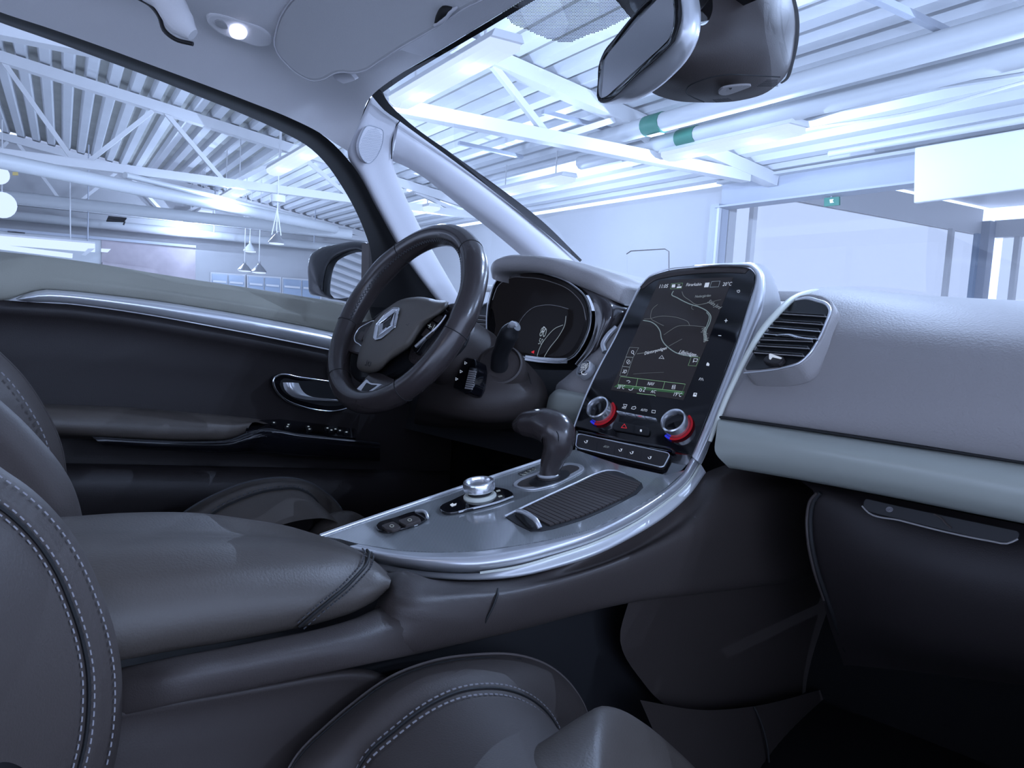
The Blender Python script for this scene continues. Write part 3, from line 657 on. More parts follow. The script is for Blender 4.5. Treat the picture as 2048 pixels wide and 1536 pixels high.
mesh('quarter_glass', qg, [tuple(range(len(qg)))], M['glass'], pt_)
spk = Plane(P(720, 300, x=-.610), P(765, 300, x=-.628), P(740, 255, x=-.618))
sg = ((735, 252), (752, 254), (766, 262), (766, 278), (758, 305), (746, 322), (738, 327), (728, 322), (719, 306), (717, 294), (722, 272))
slab('speaker_grille', spk, sg, -.003, .004, M['pillar'], pt_, spline=40, bevel=.001)
tube('grille_rim', ringz(spk, sg, .004, 40), .0010, M['greysteel'], pt_, closed=True, seg=6)
G = []
for i in range(-7, 8):
    for j in range(-10, 11):
        cx_, cy_ = 742+i*3.1+(j % 2)*1.5-j*.55, 290+j*3.4+i*.5
        dx, dy = (cx_-742)+(cy_-290)*.22, cy_-290
        if (dx/21)**2+(dy/34)**2 < 1: 
            q = [spk.on(cx_+a, cy_+b, .0046) for a, b in ((-1.05, 0), (0, -1.05), (1.05, 0), (0, 1.05))]; G.append((q, [(0, 1, 2, 3)]))
V_, F_ = merge(G); tag(mesh('grille_hole', V_, F_, M['greysteel'], pt_), kind='stuff')
# ---------------- windscreen
ws = thing('windscreen', 'raked windscreen glass with black printed edge and dot band', 'windscreen', (0, 1.3, .95))
wb = [P(1150, 522, x=-.69), Vector((-.4, 1.72, .80)), Vector((0, 1.82, .79)), Vector((.4, 1.72, .79)), Vector((.75, 1.50, .80))]
wt = hb[:1]+[hb[2], hb[4], P(1300, -110, x=.12), P(1700, -260, x=.45)]
def wcurve(f):
    a, b = resample(wt, 30), resample(wb, 30); return [p.lerp(q, f)+Vector((0, .10, .03))*4*f*(1-f)*.35*math.sin(math.pi*min(1, i/6)/2) for i, (p, q) in enumerate(zip(a, b))]
loft('glass_pane', [wcurve(f) for f in (0, .25, .5, .75, 1)], M['glass_ws'], ws, n=30, m=3)
# frit along pillar and header
loft('frit_edge', [[P(*p[:2], x=p[2]) for p in ((742, 190, -.60), (752, 202, -.61), (764, 216, -.615), (800, 243, -.625), (900, 316, -.645), (1000, 392, -.665), (1080, 457, -.68), (1160, 524, -.70))],
     [P(*p[:2], x=p[2]) for p in ((762, 168, -.60), (766, 186, -.61), (776, 204, -.62), (808, 236, -.63), (905, 308, -.65), (1005, 380, -.67), (1082, 440, -.69), (1164, 520, -.71))]], M['frit'], ws, n=50, linear=True)
loft('header_frit', [[v+Vector((0, .0, -.001)) for v in hb[:6]], [P(*p[:2], x=p[2]) for p in ((764, 186, -.60), (812, 153, -.52), (860, 124, -.45), (958, 67, -.32), (1060, 6, -.20), (1160, -52, -.06))]], M['frit'], ws, n=30, linear=True)
# dotted band behind the mirror, a real dotted print
wpl = Plane(P(1020, 60, y=.95), P(1250, 50, y=.98), P(1140, -30, y=.90))
G = []
for i in range(0, 84):
    for j in range(0, 34):
        x_, y_ = 1003+i*3.15+(j % 2)*1.5, -10+j*2.9
        lim = np.interp(x_, [1003, 1028, 1060, 1095, 1120, 1140, 1170, 1210, 1262], [24, 50, 62, 78, 84, 85, 72, 58, 32])
        top_ = -20
        if y_ < lim: 
            s_ = 1.15; G.append(([wpl.on(x_+a, y_+b, 0) for a, b in ((-s_, -s_), (s_, -s_), (s_, s_), (-s_, s_))], [(0, 1, 2, 3)]))
V_, F_ = merge(G); tag(mesh('frit_dot', V_, F_, M['frit'], ws), kind='stuff')
slab('frit_block', wpl, ((1232, 0), (1262, 37), (1330, 60), (1420, 40), (1560, -20), (1560, -120), (1200, -120), (1150, -60)), -.002, .0, M['frit'], ws, r=.004)
# ---------------- sensor housing and rear view mirror
t = thing('sensor_housing', 'large dark sensor housing at the top of the windscreen behind the mirror', 'housing', (.1, 1.0, 1.05))
L0 = ds(1.17, (1285, 160), (1300, 182), (1340, 199), (1410, 205), (1480, 201), (1535, 184), (1572, 150), (1589, 85), (1590, 30), (1570, -40), (1540, -90))
L1 = ds(1.13, (1300, 150), (1312, 165), (1350, 180), (1410, 188), (1470, 182), (1522, 165), (1556, 130), (1576, 80), (1578, 25), (1556, -40), (1530, -90))
L2 = ds(1.09, (1320, 130), (1335, 145), (1370, 152), (1415, 152), (1460, 146), (1500, 128), (1530, 100), (1545, 60), (1540, 15), (1515, -40), (1490, -90))
L3 = ds(1.065, (1350, 90), (1360, 105), (1385, 112), (1415, 108), (1440, 100), (1462, 85), (1478, 60), (1480, 30), (1465, -10), (1440, -60), (1410, -100))
L4 = ds(1.06, (1375, 30), (1380, 40), (1395, 50), (1408, 50), (1415, 45), (1420, 36), (1425, 20), (1425, 0), (1420, -30), (1400, -70), (1380, -110))
loft('housing_shell', [L0, L1, L2, L3, L4], M['plastic_mid'], t, n=50, m=6)
tube('gasket', ds(1.175, (1574, -30), (1590, 30), (1591, 80), (1583, 125), (1571, 160), (1562, 166)), [.006, .006, .006, .005, .004, .002], M['rubber'], t, n=30, seg=8, flat=.6)
bp_ = Plane(P(1370, 185, d=1.12), P(1560, 165, d=1.145), P(1460, 150, d=1.085))
tube('panel_seam', [bp_.on(x, y, .012) for x, y in ((1408, 204), (1385, 194), (1372, 184), (1378, 172), (1410, 158), (1450, 150), (1500, 151), (1560, 154))], .0009, M['seam'], t, n=30, seg=6)
for k in range(7):
    stroke('vent_slot', bp_, ((1514+k*3.2, 172-k*2.1+.5), (1556-k*.2, 172-k*2.1)), .0008, M['seam'], t, off=.013)
for k in range(9):
    stroke('vent_slot', bp_, ((1426+k*3.6, 199-k*.4), (1434+k*3.6, 204.5-k*.5)), .0008, M['seam'], t, off=.013)
slab('sensor_recess', bp_, ((1437, 186), (1444, 178), (1475, 172), (1502, 173), (1480, 182), (1450, 191)), .010, .013, M['pad'], t, spline=30)
slab('sensor_hole', bp_, ((1458, 178), (1464, 177), (1461, 180)), .013, .014, M['black'], t)
ra = Plane(P(1203, 196, d=1.12), P(1342, 60, d=.985), P(1210, 116, d=1.12))
t = thing('rear_view_mirror', 'rear view mirror with black bezel and silver back, tilted to the driver', 'mirror', ra.on(1270, 80))
gq = ((1202.5, 196), (1210, 116), (1225, 96), (1317, -4), (1344, -14), (1348, 20), (1347, 52), (1338, 78), (1318, 98), (1214, 192))
bq = ((1197, 200), (1196, 160), (1199, 126), (1206, 108), (1230, 76), (1305, -10), (1350, -40), (1362, 0), (1362, 48), (1352, 78), (1330, 102), (1270, 154), (1218, 202), (1206, 206))
oq = ((1200, 204), (1197, 165), (1201, 124), (1212, 104), (1240, 76), (1320, -20), (1380, -40), (1392, 0), (1395, 40), (1390, 75), (1372, 112), (1335, 152), (1282, 190), (1236, 207), (1212, 208))
gr_ = arc_round([ra.on(x, y, .004) for x, y in gq], .006)
prism('mirror_glass', gr_, ra.n*-.004, M['mirror'], t)
R_ = [resample([ra.on(x, y, .003) for x, y in gq], 60, True), resample([ra.on(x, y, .006) for x, y in bq], 60, True), resample([ra.on(x, y, .001) for x, y in bq], 60, True)]
def align(rs):
    out = [rs[0]]
    for r in rs[1:]:
        b = min(range(len(r)), key=lambda k: sum((r[(k+i) % len(r)]-out[-1][i]).length for i in range(0, len(r), 6))); out.append(r[b:]+r[:b])
    return out
R_ = align(R_)
loft('mirror_bezel', R_, M['gloss'], t, n=60, m=3, closed=True)
B1 = resample([ra.on(x, y, .0) for x, y in bq], 60, True); B2 = resample([ra.on(x, y, -.020) for x, y in oq], 60, True)
B3 = ringz(ra, oq, -.045, 60, .93); B4 = ringz(ra, oq, -.06, 60, .6); B5 = ringz(ra, oq, -.062, 60, .1)
loft('mirror_shell', align([B1, B2, B3, B4, B5]), M['silver'], t, n=60, m=4, closed=True, capped=True)
tube('mirror_stem', [ra.on(1370, 20, -.05), ra.on(1400, -10, -.09), P(1430, -60, d=1.05)], .014, M['black'], t, n=10)
# ================================================================ DASHBOARD, CENTRE STACK, CONSOLE
dash = thing('dashboard', 'grained grey dashboard with satin grey trim and dark glovebox', 'dashboard', (.3, 1.1, .6))
def prof(pts, x0, x1, bow=.0, n=9):
    return [[Vector((x0+(x1-x0)*k/(n-1), y+bow*(4*(k/(n-1)-.5)**2), z-dz*k/(n-1))) for k in range(n)] for y, z, dz in pts]
_ps = [(1434, 842, 1.03), (1438, 835, 1.012), (1444, 818, 1.012), (1456, 792, 1.022), (1478, 745, 1.048), (1503, 699, 1.064), (1528, 659, 1.084), (1556, 627, 1.115), (1588, 597, 1.155), (1622, 581, 1.20), (1650, 575, 1.30), (1700, 574, 1.6)]
_pr = [(1.05, .560), (1.003, .568), (.992, .580), (.986, .605), (.99, .64), (1.005, .672), (1.035, .702), (1.075, .724), (1.13, .743), (1.22, .757), (1.36, .763), (1.72, .764)]
_rows = []
for (px_, py_, yv), (yr, zr_) in zip(_ps, _pr):
    a_ = P(px_, py_, y=yv); b_ = Vector((.92, yr, zr_)); r_ = [a_]
    for k in range(1, 9):
        f = k/8; g = 1-(1-min(1, f*1.5))**2
        r_.append(Vector((a_.x+(b_.x-a_.x)*f, a_.y+(b_.y-a_.y)*g, a_.z+(b_.z-a_.z)*g)))
    _rows.append(r_)
loft('passenger_pad', _rows, M['pad'], dash, n=40, m=5)
loft('dash_top', prof([(1.29, .755, 0), (1.30, .768, 0), (1.33, .773, 0), (1.50, .776, 0), (1.80, .775, 0)], -.80, .13), M['pad'], dash, n=30, m=4)
prism('under_dash', [Vector((-.80, 1.10, .42)), Vector((-.80, 1.5, .42)), Vector((-.80, 1.5, .72)), Vector((-.80, 1.2, .72))], Vector((.90, 0, 0)), M['black'], dash)
# satin trim strip, left end bevelled
tr = [[P(x, y, y=v) for x, y, v in r] for r in (
 ((1440, 838, 1.004), (1600, 861, 1.004), (1800, 891, 1.004), (2048, 929, 1.004), (2400, 982, 1.004)),
 ((1436, 843, .985), (1600, 868, .985), (1800, 898, .985), (2048, 937, .985), (2400, 990, .985)),
 ((1432, 872, .972), (1600, 893, .965), (1800, 928, .965), (2048, 975, .965), (2400, 1035, .965)),
 ((1430, 903, .974), (1600, 925, .967), (1800, 963, .967), (2048, 1013, .967), (2400, 1080, .967)),
 ((1452, 930, .99), (1600, 953, .985), (1800, 990, .985), (2048, 1040, .985), (2400, 1105, .985)),
 ((1462, 936, 1.03), (1600, 960, 1.03), (1800, 998, 1.03), (2048, 1047, 1.03), (2400, 1112, 1.03)))]
loft('satin_trim', tr, M['greytrim'], dash, n=50, m=5)
tube('trim_gap', [P(x, y, y=1.0) for x, y in ((1438, 834), (1600, 857), (1800, 887), (2048, 925), (2400, 978))], .0022, M['seam'], dash, n=20, seg=6)
_ta = [P(x, y, y=1.03) for x, y in ((1450, 934), (1462, 936), (1600, 960), (1800, 998), (2048, 1047), (2400, 1112))]
loft('trim_underside', [_ta, [v+Vector((0, .40, .0)) for v in _ta]], M['black'], dash, n=20, linear=True)
# lower dash / knee area and glovebox
lw = [[P(x, y, y=v) for x, y, v in r] for r in (
 ((1600, 962, 1.06), (1620, 964, 1.06), (1640, 968, 1.06), (1800, 1000, 1.06), (2048, 1050, 1.06), (2400, 1115, 1.06)),
 ((1630, 988, 1.037), (1634, 989, 1.036), (1640, 990, 1.035), (1800, 1035, 1.035), (2048, 1095, 1.035), (2400, 1160, 1.035)),
 ((1621, 1064, 1.038), (1626, 1065, 1.037), (1634, 1066, 1.035), (1800, 1100, 1.02), (2048, 1160, 1.02), (2400, 1220, 1.02)),
 ((1648, 1208, 1.082), (1654, 1209, 1.081), (1662, 1211, 1.08), (1800, 1240, 1.05), (2048, 1290, 1.05), (2400, 1330, 1.05)),
 ((1688, 1330, 1.205), (1695, 1330, 1.203), (1705, 1331, 1.20), (1800, 1340, 1.20), (2048, 1370, 1.20), (2400, 1400, 1.20)))]
loft('lower_panel', lw, M['plastic'], dash, n=40, m=6)
tube('glovebox_seam', [P(x, y, y=v) for x, y, v in ((1641, 985, 1.033), (1628, 1000, 1.033), (1621, 1030, 1.033), (1622, 1075, 1.03), (1632, 1130, 1.04), (1655, 1200, 1.07), (1690, 1300, 1.17))], .0035, M['seam'], dash, n=40, seg=8)
tube('seam_edge', [P(x, y, y=v) for x, y, v in ((1634, 986, 1.030), (1621, 1000, 1.030), (1614, 1030, 1.030), (1615, 1075, 1.028), (1625, 1130, 1.037), (1648, 1200, 1.068))], .0022, M['plastic_mid'], dash, n=40, seg=8)
gb = Plane(P(1730, 1010, y=1.016), P(2040, 1075, y=1.016), P(1800, 960, y=1.03))
slab('glovebox_handle', gb, ((1725, 1008), (1730, 996), (1800, 1012), (2040, 1062), (2036, 1080), (2015, 1086), (1960, 1078), (1745, 1026), (1728, 1020)), -.004, .004, M['black'], dash, r=.006, bevel=.001)
tube('handle_lip', [gb.on(x, y, .005) for x, y in ((1724, 1012), (1735, 1024), (1800, 1041), (1900, 1066), (1980, 1082), (2015, 1087), (2036, 1078))], .0011, M['pad'], dash, n=30, seg=6)
tube('handle_fold', [gb.on(x, y, .005) for x, y in ((1868, 1028), (1882, 1036), (1895, 1050), (1903, 1056))], .0014, M['plastic_mid'], dash, n=12, seg=6)
for r in (6.5, 4.3, 2.0):
    stroke('airbag_mark', gb, [(1779+r*math.cos(k*math.pi/8), 1019+r*.75*math.sin(k*math.pi/8)) for k in range(16)], .0006, M['thread'], dash, off=.0045, closed=True)
# ---- air vent (dashboard > air_vent > slat)
vt = Plane(P(1490, 738, y=1.026), P(1640, 716, y=1.008), P(1612, 590, y=1.138))
vo = ((1484, 738), (1500, 712), (1517, 682), (1553, 633), (1585, 600), (1598, 590), (1620, 586), (1646, 590), (1664, 600), (1668, 614), (1660, 640), (1646, 674), (1622, 710), (1600, 728), (1565, 738), (1520, 743), (1492, 745))
vi = ((1489, 739), (1503, 714), (1520, 684), (1555, 637), (1590, 601), (1610, 598), (1640, 606), (1656, 612), (1656, 622), (1650, 640), (1637, 672), (1615, 706), (1596, 723), (1565, 732), (1520, 738))
av = slab('air_vent', vt, vo, -.03, .004, M['pad'], dash, r=.008, bevel=.003); 
prism('vent_opening', arc_round([vt.on(x, y, .0052) for x, y in vi], .006), vt.n*-.004, M['black'], av)
tube('chrome_edge', [vt.on(x, y, .005) for x, y in ((1592, 600), (1610, 597), (1635, 602), (1655, 610), (1660, 620), (1652, 644), (1637, 678), (1618, 708), (1598, 726), (1565, 736), (1510, 744), (1488, 746))], [.0022, .003, .003, .0028, .0018, .0015, .0015, .0015, .0012, .001, .001, .001], M['silver'], av, n=60, seg=8)
for k, (a, b) in enumerate((((1556, 628), (1652, 634)), ((1545, 643), (1646, 650)), ((1536, 655), (1640, 664)), ((1527, 668), (1634, 679)), ((1519, 680), (1625, 684)), ((1514, 692), (1618, 698)), ((1508, 706), (1608, 713)))):
    A_, B_ = vt.on(*a, .008), vt.on(*b, .008); V_, F_ = box_geo(A_, B_, .010, .0022, up=vt.v); mesh('slat', V_, F_, M['black'], av)
    ribbon('slat_edge', [vt.on(*a, .0125), vt.on(*b, .0125)], vt.v, .0012, .0012, M['silver'] if k in (3, 2) else M['pad'], av)
tube('vent_tab', [vt.on(x, y, .016) for x, y in ((1552, 671), (1575, 670), (1600, 676), (1625, 679))], [.001, .002, .002, .001], M['chrome'], av, n=16, seg=8)
slab('closing_wheel', vt, ((1526, 718), (1532, 711), (1560, 710), (1568, 716), (1560, 725), (1536, 725)), .004, .012, M['plastic'], av, spline=24, bevel=.002)
slab('wheel_mark', vt, ((1538, 708), (1541, 707), (1563, 715), (1560, 716.5), (1544, 713), (1540, 718), (1538, 717)), .012, .0135, M['ui'], av)
# light rail from console up to vent
tube('light_rail', [P(1420, 883, y=.99), P(1436, 838, y=1.0), P(1452, 798, y=1.01), P(1476, 747, y=1.02), P(1500, 700, y=1.03), P(1525, 660, y=1.05), P(1553, 628, y=1.08), P(1585, 599, y=1.13), P(1615, 586, y=1.18), P(1650, 580, y=1.24)],
     [.003, .004, .004, .004, .0045, .005, .005, .005, .004, .002], M['cream'], dash, n=50, seg=8)
# ---- driver side vent
dv = Plane(P(940, 660, y=1.12), P(975, 665, y=1.12), P(955, 610, y=1.17))
av2 = slab('air_vent', dv, ((934, 650), (945, 628), (960, 614), (980, 606), (985, 620), (978, 665), (950, 662)), -.02, .0, M['black'], dash, r=.006)
for k in range(4): 
    V_, F_ = box_geo(dv.on(948-k*4, 632+k*8, .004), dv.on(978, 635+k*8, .004), .008, .002, up=dv.v); mesh('slat', V_, F_, M['pad'], av2)
tube('chrome_edge', [dv.on(x, y, .003) for x, y in ((930, 655), (943, 630), (958, 614), (978, 604))], .0025, M['silver'], av2, n=20, seg=8)
# ---- hood and instrument cluster
hd = thing('instrument_cluster', 'hooded instrument cluster with glossy black bezel behind the wheel', 'instrument cluster', (-.35, 1.15, .72))
def yc(*p): return [P(a, b, y=c) for a, b, c in p]
h_f = yc((984, 556, 1.10), (981, 540, 1.09), (986, 524, 1.085), (1004, 516, 1.08), (1050, 515, 1.08), (1100, 523, 1.08), (1150, 540, 1.09), (1200, 560, 1.10), (1240, 578, 1.13), (1275, 596, 1.18))
h_l = yc((990, 560, 1.09), (990, 550, 1.09), (998, 543, 1.085), (1012, 540, 1.08), (1050, 539, 1.08), (1100, 547, 1.08), (1150, 566, 1.09), (1200, 586, 1.10), (1235, 602, 1.12), (1262, 614, 1.16))
h_t = [v+Vector((0, .05, .006)) for v in h_f]; h_b = [Vector((v.x, 1.36, .775)) for v in h_f]
loft('hood', [[v+Vector((0, .04, -.004)) for v in h_l], h_l, h_f, h_t, h_b], M['pad'], hd, n=50, m=5)
cz_ = ((972, 662), (972, 630), (978, 590), (992, 560), (1012, 544), (1050, 540), (1100, 548), (1150, 570), (1175, 595), (1184, 625), (1182, 655), (1168, 690), (1148, 716), (1128, 724), (1090, 722), (1050, 716), (1010, 712), (975, 690))
cp = Plane(P(980, 700, y=1.10), P(1170, 700, y=1.10), P(1060, 545, y=1.13))
rr = [ringz(cp, cz_, .0), ringz(cp, cz_, .006, sc=.99), ringz(cp, cz_, .003, sc=.955), ringz(cp, cz_, -.02, sc=.93), ringz(cp, cz_, -.06, sc=.86)]
loft('bezel', rr, M['gloss'], hd, n=56, m=3, closed=True)
prism('cluster_face', ringz(cp, cz_, -.05, sc=.88), cp.n*-.01, M['dispdim'], hd)
tube('bezel_edge', ringz(cp, cz_, .005, sc=.985), .0011, M['silver'], hd, closed=True, seg=6)
tube('inner_edge', [cp.on(x, y, .002) for x, y in ((985, 600), (996, 572), (1015, 558), (1055, 555), (1100, 563), (1145, 585), (1166, 612), (1172, 640))], .0007, M['pad'], hd, n=40, seg=6)
fp = cp.shift(-.045)
prism('gauge_pod', arc_round([fp.on(x, y, .004) for x, y in ((1032, 645), (1060, 615), (1085, 609), (1137, 618), (1133, 650), (1100, 700), (1075, 712), (1030, 700))], .01), fp.n*-.02, M['dispdim'], hd)
for a, n_ in (([(1030, 665), (1045, 635), (1062, 618), (1090, 610), (1120, 613), (1137, 618)], 'pod_edge'),):
    stroke(n_, fp, a, .0012, M['pad'], hd, off=.005, dense=24)
stroke('gauge_arc', fp, ((1073, 716), (1080, 695), (1095, 672), (1110, 657), (1126, 650)), .0010, M['uidim'], hd, off=.006, dense=24)
stroke('gauge_arc', fp, ((1087, 716), (1100, 695), (1118, 672), (1130, 648), (1132, 632)), .0010, M['uidim'], hd, off=.006, dense=24)
text('gauge_text', '80', fp, (1078, 672), (1090, 675), M['uidim'], hd, off=.006)
text('gauge_text', 'D', fp, (1084, 664), (1089, 665), M['ui'], hd, off=.006)
text('gauge_text', '50', fp, (1076, 688), (1084, 690), M['uidim'], hd, off=.006)
slab('warning_light', fp, ((1062, 704), (1068, 701), (1067, 707)), .005, .006, M['redsym'], hd)
ribbon('chrome_bar', yc((1052, 716, 1.095), (1080, 720, 1.095), (1110, 722, 1.095), (1135, 722, 1.095)), cp.n, .010, .003, M['silver'], hd)
loft('side_fairing', [yc((1150, 566, 1.105), (1178, 592, 1.10), (1190, 625, 1.095), (1188, 660, 1.09), (1172, 698, 1.085), (1150, 728, 1.085)), yc((1200, 584, 1.11), (1220, 610, 1.10), (1218, 640, 1.09), (1205, 665, 1.085), (1190, 700, 1.08), (1160, 735, 1.08)),
     yc((1262, 612, 1.16), (1262, 625, 1.15), (1250, 645, 1.14), (1232, 665, 1.12), (1210, 695, 1.11), (1180, 735, 1.09))], MAT('smoked gloss brown', (.035, .030, .032), .12, coat=.5), hd, n=30, m=6)
# ---- start button panel and lower driver side trim
sb = Plane(P(1115, 782, y=1.04), P(1180, 790, y=1.04), P(1215, 680, y=1.10))
loft('start_panel', [yc((1110, 786, 1.04), (1113, 770, 1.045), (1128, 757, 1.05), (1150, 738, 1.06), (1185, 706, 1.08), (1212, 678, 1.10), (1240, 648, 1.13), (1262, 620, 1.16)), yc((1170, 796, 1.03), (1178, 776, 1.04), (1190, 750, 1.05), (1204, 722, 1.07), (1220, 692, 1.08), (1236, 660, 1.10), (1252, 630, 1.13), (1268, 600, 1.16))], M['pad'], dash, n=30, linear=True, thick=.02)
bq_ = [P(1169+18*math.cos(a), 738+19*math.sin(a), y=1.045) for a in [k*math.pi/16 for k in range(32)]]
bp2 = Plane(P(1152, 745, y=1.055), P(1188, 745, y=1.045), P(1175, 715, y=1.07))
so_ = bp2.on(1169, 738, .013)
sbt = thing('start_button', 'round black start button with silver ring left of the screen', 'button', so_)
revolve('ring', so_, bp2.n, [(.0165, -.01), (.0165, .003), (.0145, .004), (.0135, .002)], M['silver'], sbt, 32)
revolve('button_face', so_, bp2.n, [(.0135, -.005), (.0135, .003), (.012, .005), (.001, .0052)], M['gloss'], sbt, 32)
b3 = bp2.shift(.0188)
text('button_text', 'START', b3, (1161, 735), (1178, 733), M['ui'], sbt, off=0)
text('button_text', 'STOP', b3, (1160, 741), (1172, 740), M['ui'], sbt, off=0)
stroke('button_mark', b3, [(1169+6*math.cos(a), 745+4.5*math.sin(a)) for a in [k*.5 for k in range(1, 9)]], .0012, M['ui'], sbt, off=0)
loft('driver_satin_trim', [yc((1100, 790, 1.05), (1113, 779, 1.04), (1140, 782, 1.03), (1180, 790, 1.025)), yc((1096, 800, 1.03), (1112, 788, 1.015), (1140, 791, 1.012), (1178, 800, 1.01)), yc((1093, 815, 1.03), (1110, 812, 1.01), (1140, 817, 1.01), (1168, 824, 1.01)), yc((1094, 836, 1.05), (1112, 840, 1.03), (1140, 845, 1.03), (1160, 850, 1.03))], M['greytrim'], dash, n=20, m=5)
loft('knee_panel', [yc((1000, 735, 1.09), (1100, 740, 1.09), (1150, 740, 1.08)), yc((1000, 800, 1.07), (1100, 800, 1.07), (1150, 830, 1.06)), yc((1000, 870, 1.12), (1100, 860, 1.10), (1150, 870, 1.08)), yc((980, 930, 1.3), (1100, 930, 1.3), (1150, 930, 1.25))], M['black'], dash, n=20, m=4)
tube('silver_hook', yc((1232, 655, 1.10), (1215, 672, 1.085), (1206, 690, 1.075), (1210, 704, 1.07)), .005, M['silver'], dash, n=20, seg=10)
# ================================================================ centre stack
SP = Plane(P(1150, 855, x=-.115), P(1384, 908, x=.106), P(1303, 550, x=-.115))
st = thing('infotainment_panel', 'tall glossy black centre panel with portrait map screen and two silver knobs', 'infotainment panel', SP.on(1280, 880))
def z1(x, y): return (1120+x*.24414, 510+y*.24414)
def z2(x, y): return (1100+x*.19531, 750+y*.19531)
po = ((1147, 852), (1169, 798), (1201, 730), (1230, 676), (1266, 603), (1283, 571), (1301, 553), (1327, 543), (1389, 534), (1430, 532.2), (1462, 531.5), (1482, 532.5), (1494, 534.5), (1502, 538), (1508, 544), (1510, 552), (1509.5, 562), (1507, 574), (1499, 600), (1474, 681), (1437, 779), (1395, 883), (1384, 910), (1270, 886))
slab('glass_panel', SP, po, -.02, .0, M['gloss'], st, bevel=.0015)
def pc(off, *p): return [SP.on(x, y, off) for x, y in p]
# top hood rim (dark) and left chrome line
tube('chrome_line', pc(.0, (1147, 856), (1169, 798), (1201, 730), (1230, 676), (1262, 608), (1280, 574), (1300, 552), (1327, 541), (1389, 532)), [.0016]*7+[.0010, .0006], M['silver'], st, n=80, seg=6)
loft('top_rim', [pc(.001, (1280, 574), (1300, 554), (1327, 544), (1389, 535), (1462, 533), (1498, 537)), pc(.001, (1284, 578), (1310, 560), (1335, 554), (1389, 547), (1462, 545), (1490, 546))], M['plastic_mid'], st, n=40, linear=True, thick=.001)
RB = ((1389, 533), (1462, 530), (1500, 535), (1511, 549), (1508, 575), (1500, 600), (1475, 681), (1438, 779), (1396, 883), (1383, 912))
RO = ((1389, 531), (1466, 527), (1512, 529), (1526, 545), (1531, 575), (1527, 610), (1503, 681), (1466, 779), (1421, 883), (1401, 928))
RM = tuple(((a[0]+b[0])/2, (a[1]+b[1])/2) for a, b in zip(RB, RO))
loft('silver_frame', [pc(-.001, *RB), pc(.004, *[(a[0]*.8+b[0]*.2, a[1]*.8+b[1]*.2) for a, b in zip(RB, RO)]), pc(.002, *RM), pc(-.014, *RO), pc(-.03, *[(x+1, y-1) for x, y in RO])], M['silver'], st, n=70, m=4)
loft('back_shell', [pc(-.014, *RO[:8]), pc(-.045, (1392, 531), (1476, 527), (1530, 532), (1541, 552), (1548, 590), (1544, 625), (1520, 690), (1480, 779)), pc(-.09, (1400, 533), (1486, 534), (1540, 545), (1552, 570), (1562, 610), (1560, 640), (1530, 700), (1490, 779))], M['visor'], st, n=50, m=5)
# display
dq = (z1(812, 208), z1(1420, 180), z1(1012, 1188), z1(414, 1105))
scn = slab('display', SP, dq, -.001, .0006, M['mapbg'], st, r=.002)
def zst(name, pts, w_, m, off=.0010, dense=0, closed=False): return stroke(name, SP, [z1(*p) for p in pts], w_, M[m], scn, off=off, h=.0002, dense=dense, closed=closed)
for pts, w_, m in (
  (((930, 295), (915, 320), (960, 350), (1060, 400), (1150, 430), (1210, 465), (1235, 500), (1225, 560), (1200, 610), (1195, 700)), .0016, 'road2'),
  (((1000, 300), (1010, 330), (1060, 370), (1130, 408), (1180, 400), (1215, 392)), .0010, 'road'),
  (((1200, 470), (1222, 500), (1210, 560), (1185, 620), (1180, 700)), .0012, 'road2'),
  (((1130, 408), (1080, 420), (1080, 440), (1095, 448)), .0006, 'road'), (((1120, 414), (1180, 398), (1320, 365)), .0006, 'road'),
  (((800, 405), (760, 440), (745, 480), (745, 520), (790, 550), (850, 580)), .0008, 'road'), (((690, 525), (745, 520), (800, 505), (900, 503), (1000, 525), (1050, 550), (1062, 580)), .0008, 'road'),
  (((680, 535), (750, 550), (800, 590), (822, 630), (830, 680), (850, 720), (890, 760), (950, 800), (1040, 825), (1130, 830)), .0016, 'road2'),
  (((850, 655), (900, 620), (960, 585), (1040, 578), (1190, 590)), .0008, 'road'), (((890, 748), (940, 720), (1000, 688)), .0007, 'road'),
  (((630, 810), (700, 800), (800, 780), (870, 765)), .0014, 'road'), (((600, 975), (700, 968), (850, 962)), .0004, 'road')):
    zst('map_road', pts, w_, m, dense=36)
def ztx(s, a, b, m='ui', **k): return text('screen_text', s, SP, z1(*a), z1(*b), M[m], scn, off=.0013, **k)
ztx('11:05', (812, 272), (880, 268)); ztx('Förarkabin', (1032, 256), (1156, 250)); ztx('20°C', (1330, 254), (1402, 250))
ztx('Nedergården', (1105, 350), (1233, 340), 'uidim'); ztx('Södra Jord', (1207, 388), (1305, 446), 'uidim', shear=.2); ztx('Nynäsväg', (1160, 605), (1190, 712), 'uidim')
ztx('Dåntorpsvägen', (692, 818), (874, 772), shear=.2); ztx('Lillsjövägen', (970, 806), (1108, 832), shear=.2)
ztx('NAV', (714, 1064), (766, 1070)); ztx('20°C', (466, 1092), (523, 1098)); ztx('19°C', (928, 1154), (990, 1162)); ztx('2', (676, 1118), (692, 1120)); ztx('A/C', (742, 1128), (780, 1132)); ztx('3D', (508, 966), (540, 970))
def zpoly(name, pts, m, o0=.0008, o1=.0011, par=None): return slab(name, SP, [z1(*p) for p in pts], o0, o1, M[m], par or scn)
zpoly('green_bar', ((470, 1060), (1020, 1118), (1010, 1150), (940, 1130), (440, 1080)), 'green', .0006, .0009)
zst('button_outline', ((497, 995), (1027, 1058), (1003, 1120), (474, 1060)), .0006, 'greenline', closed=True)
zst('button_outline', ((638, 1012), (622, 1076)), .0005, 'greenline'); zst('button_outline', ((858, 1040), (840, 1102)), .0005, 'greenline')
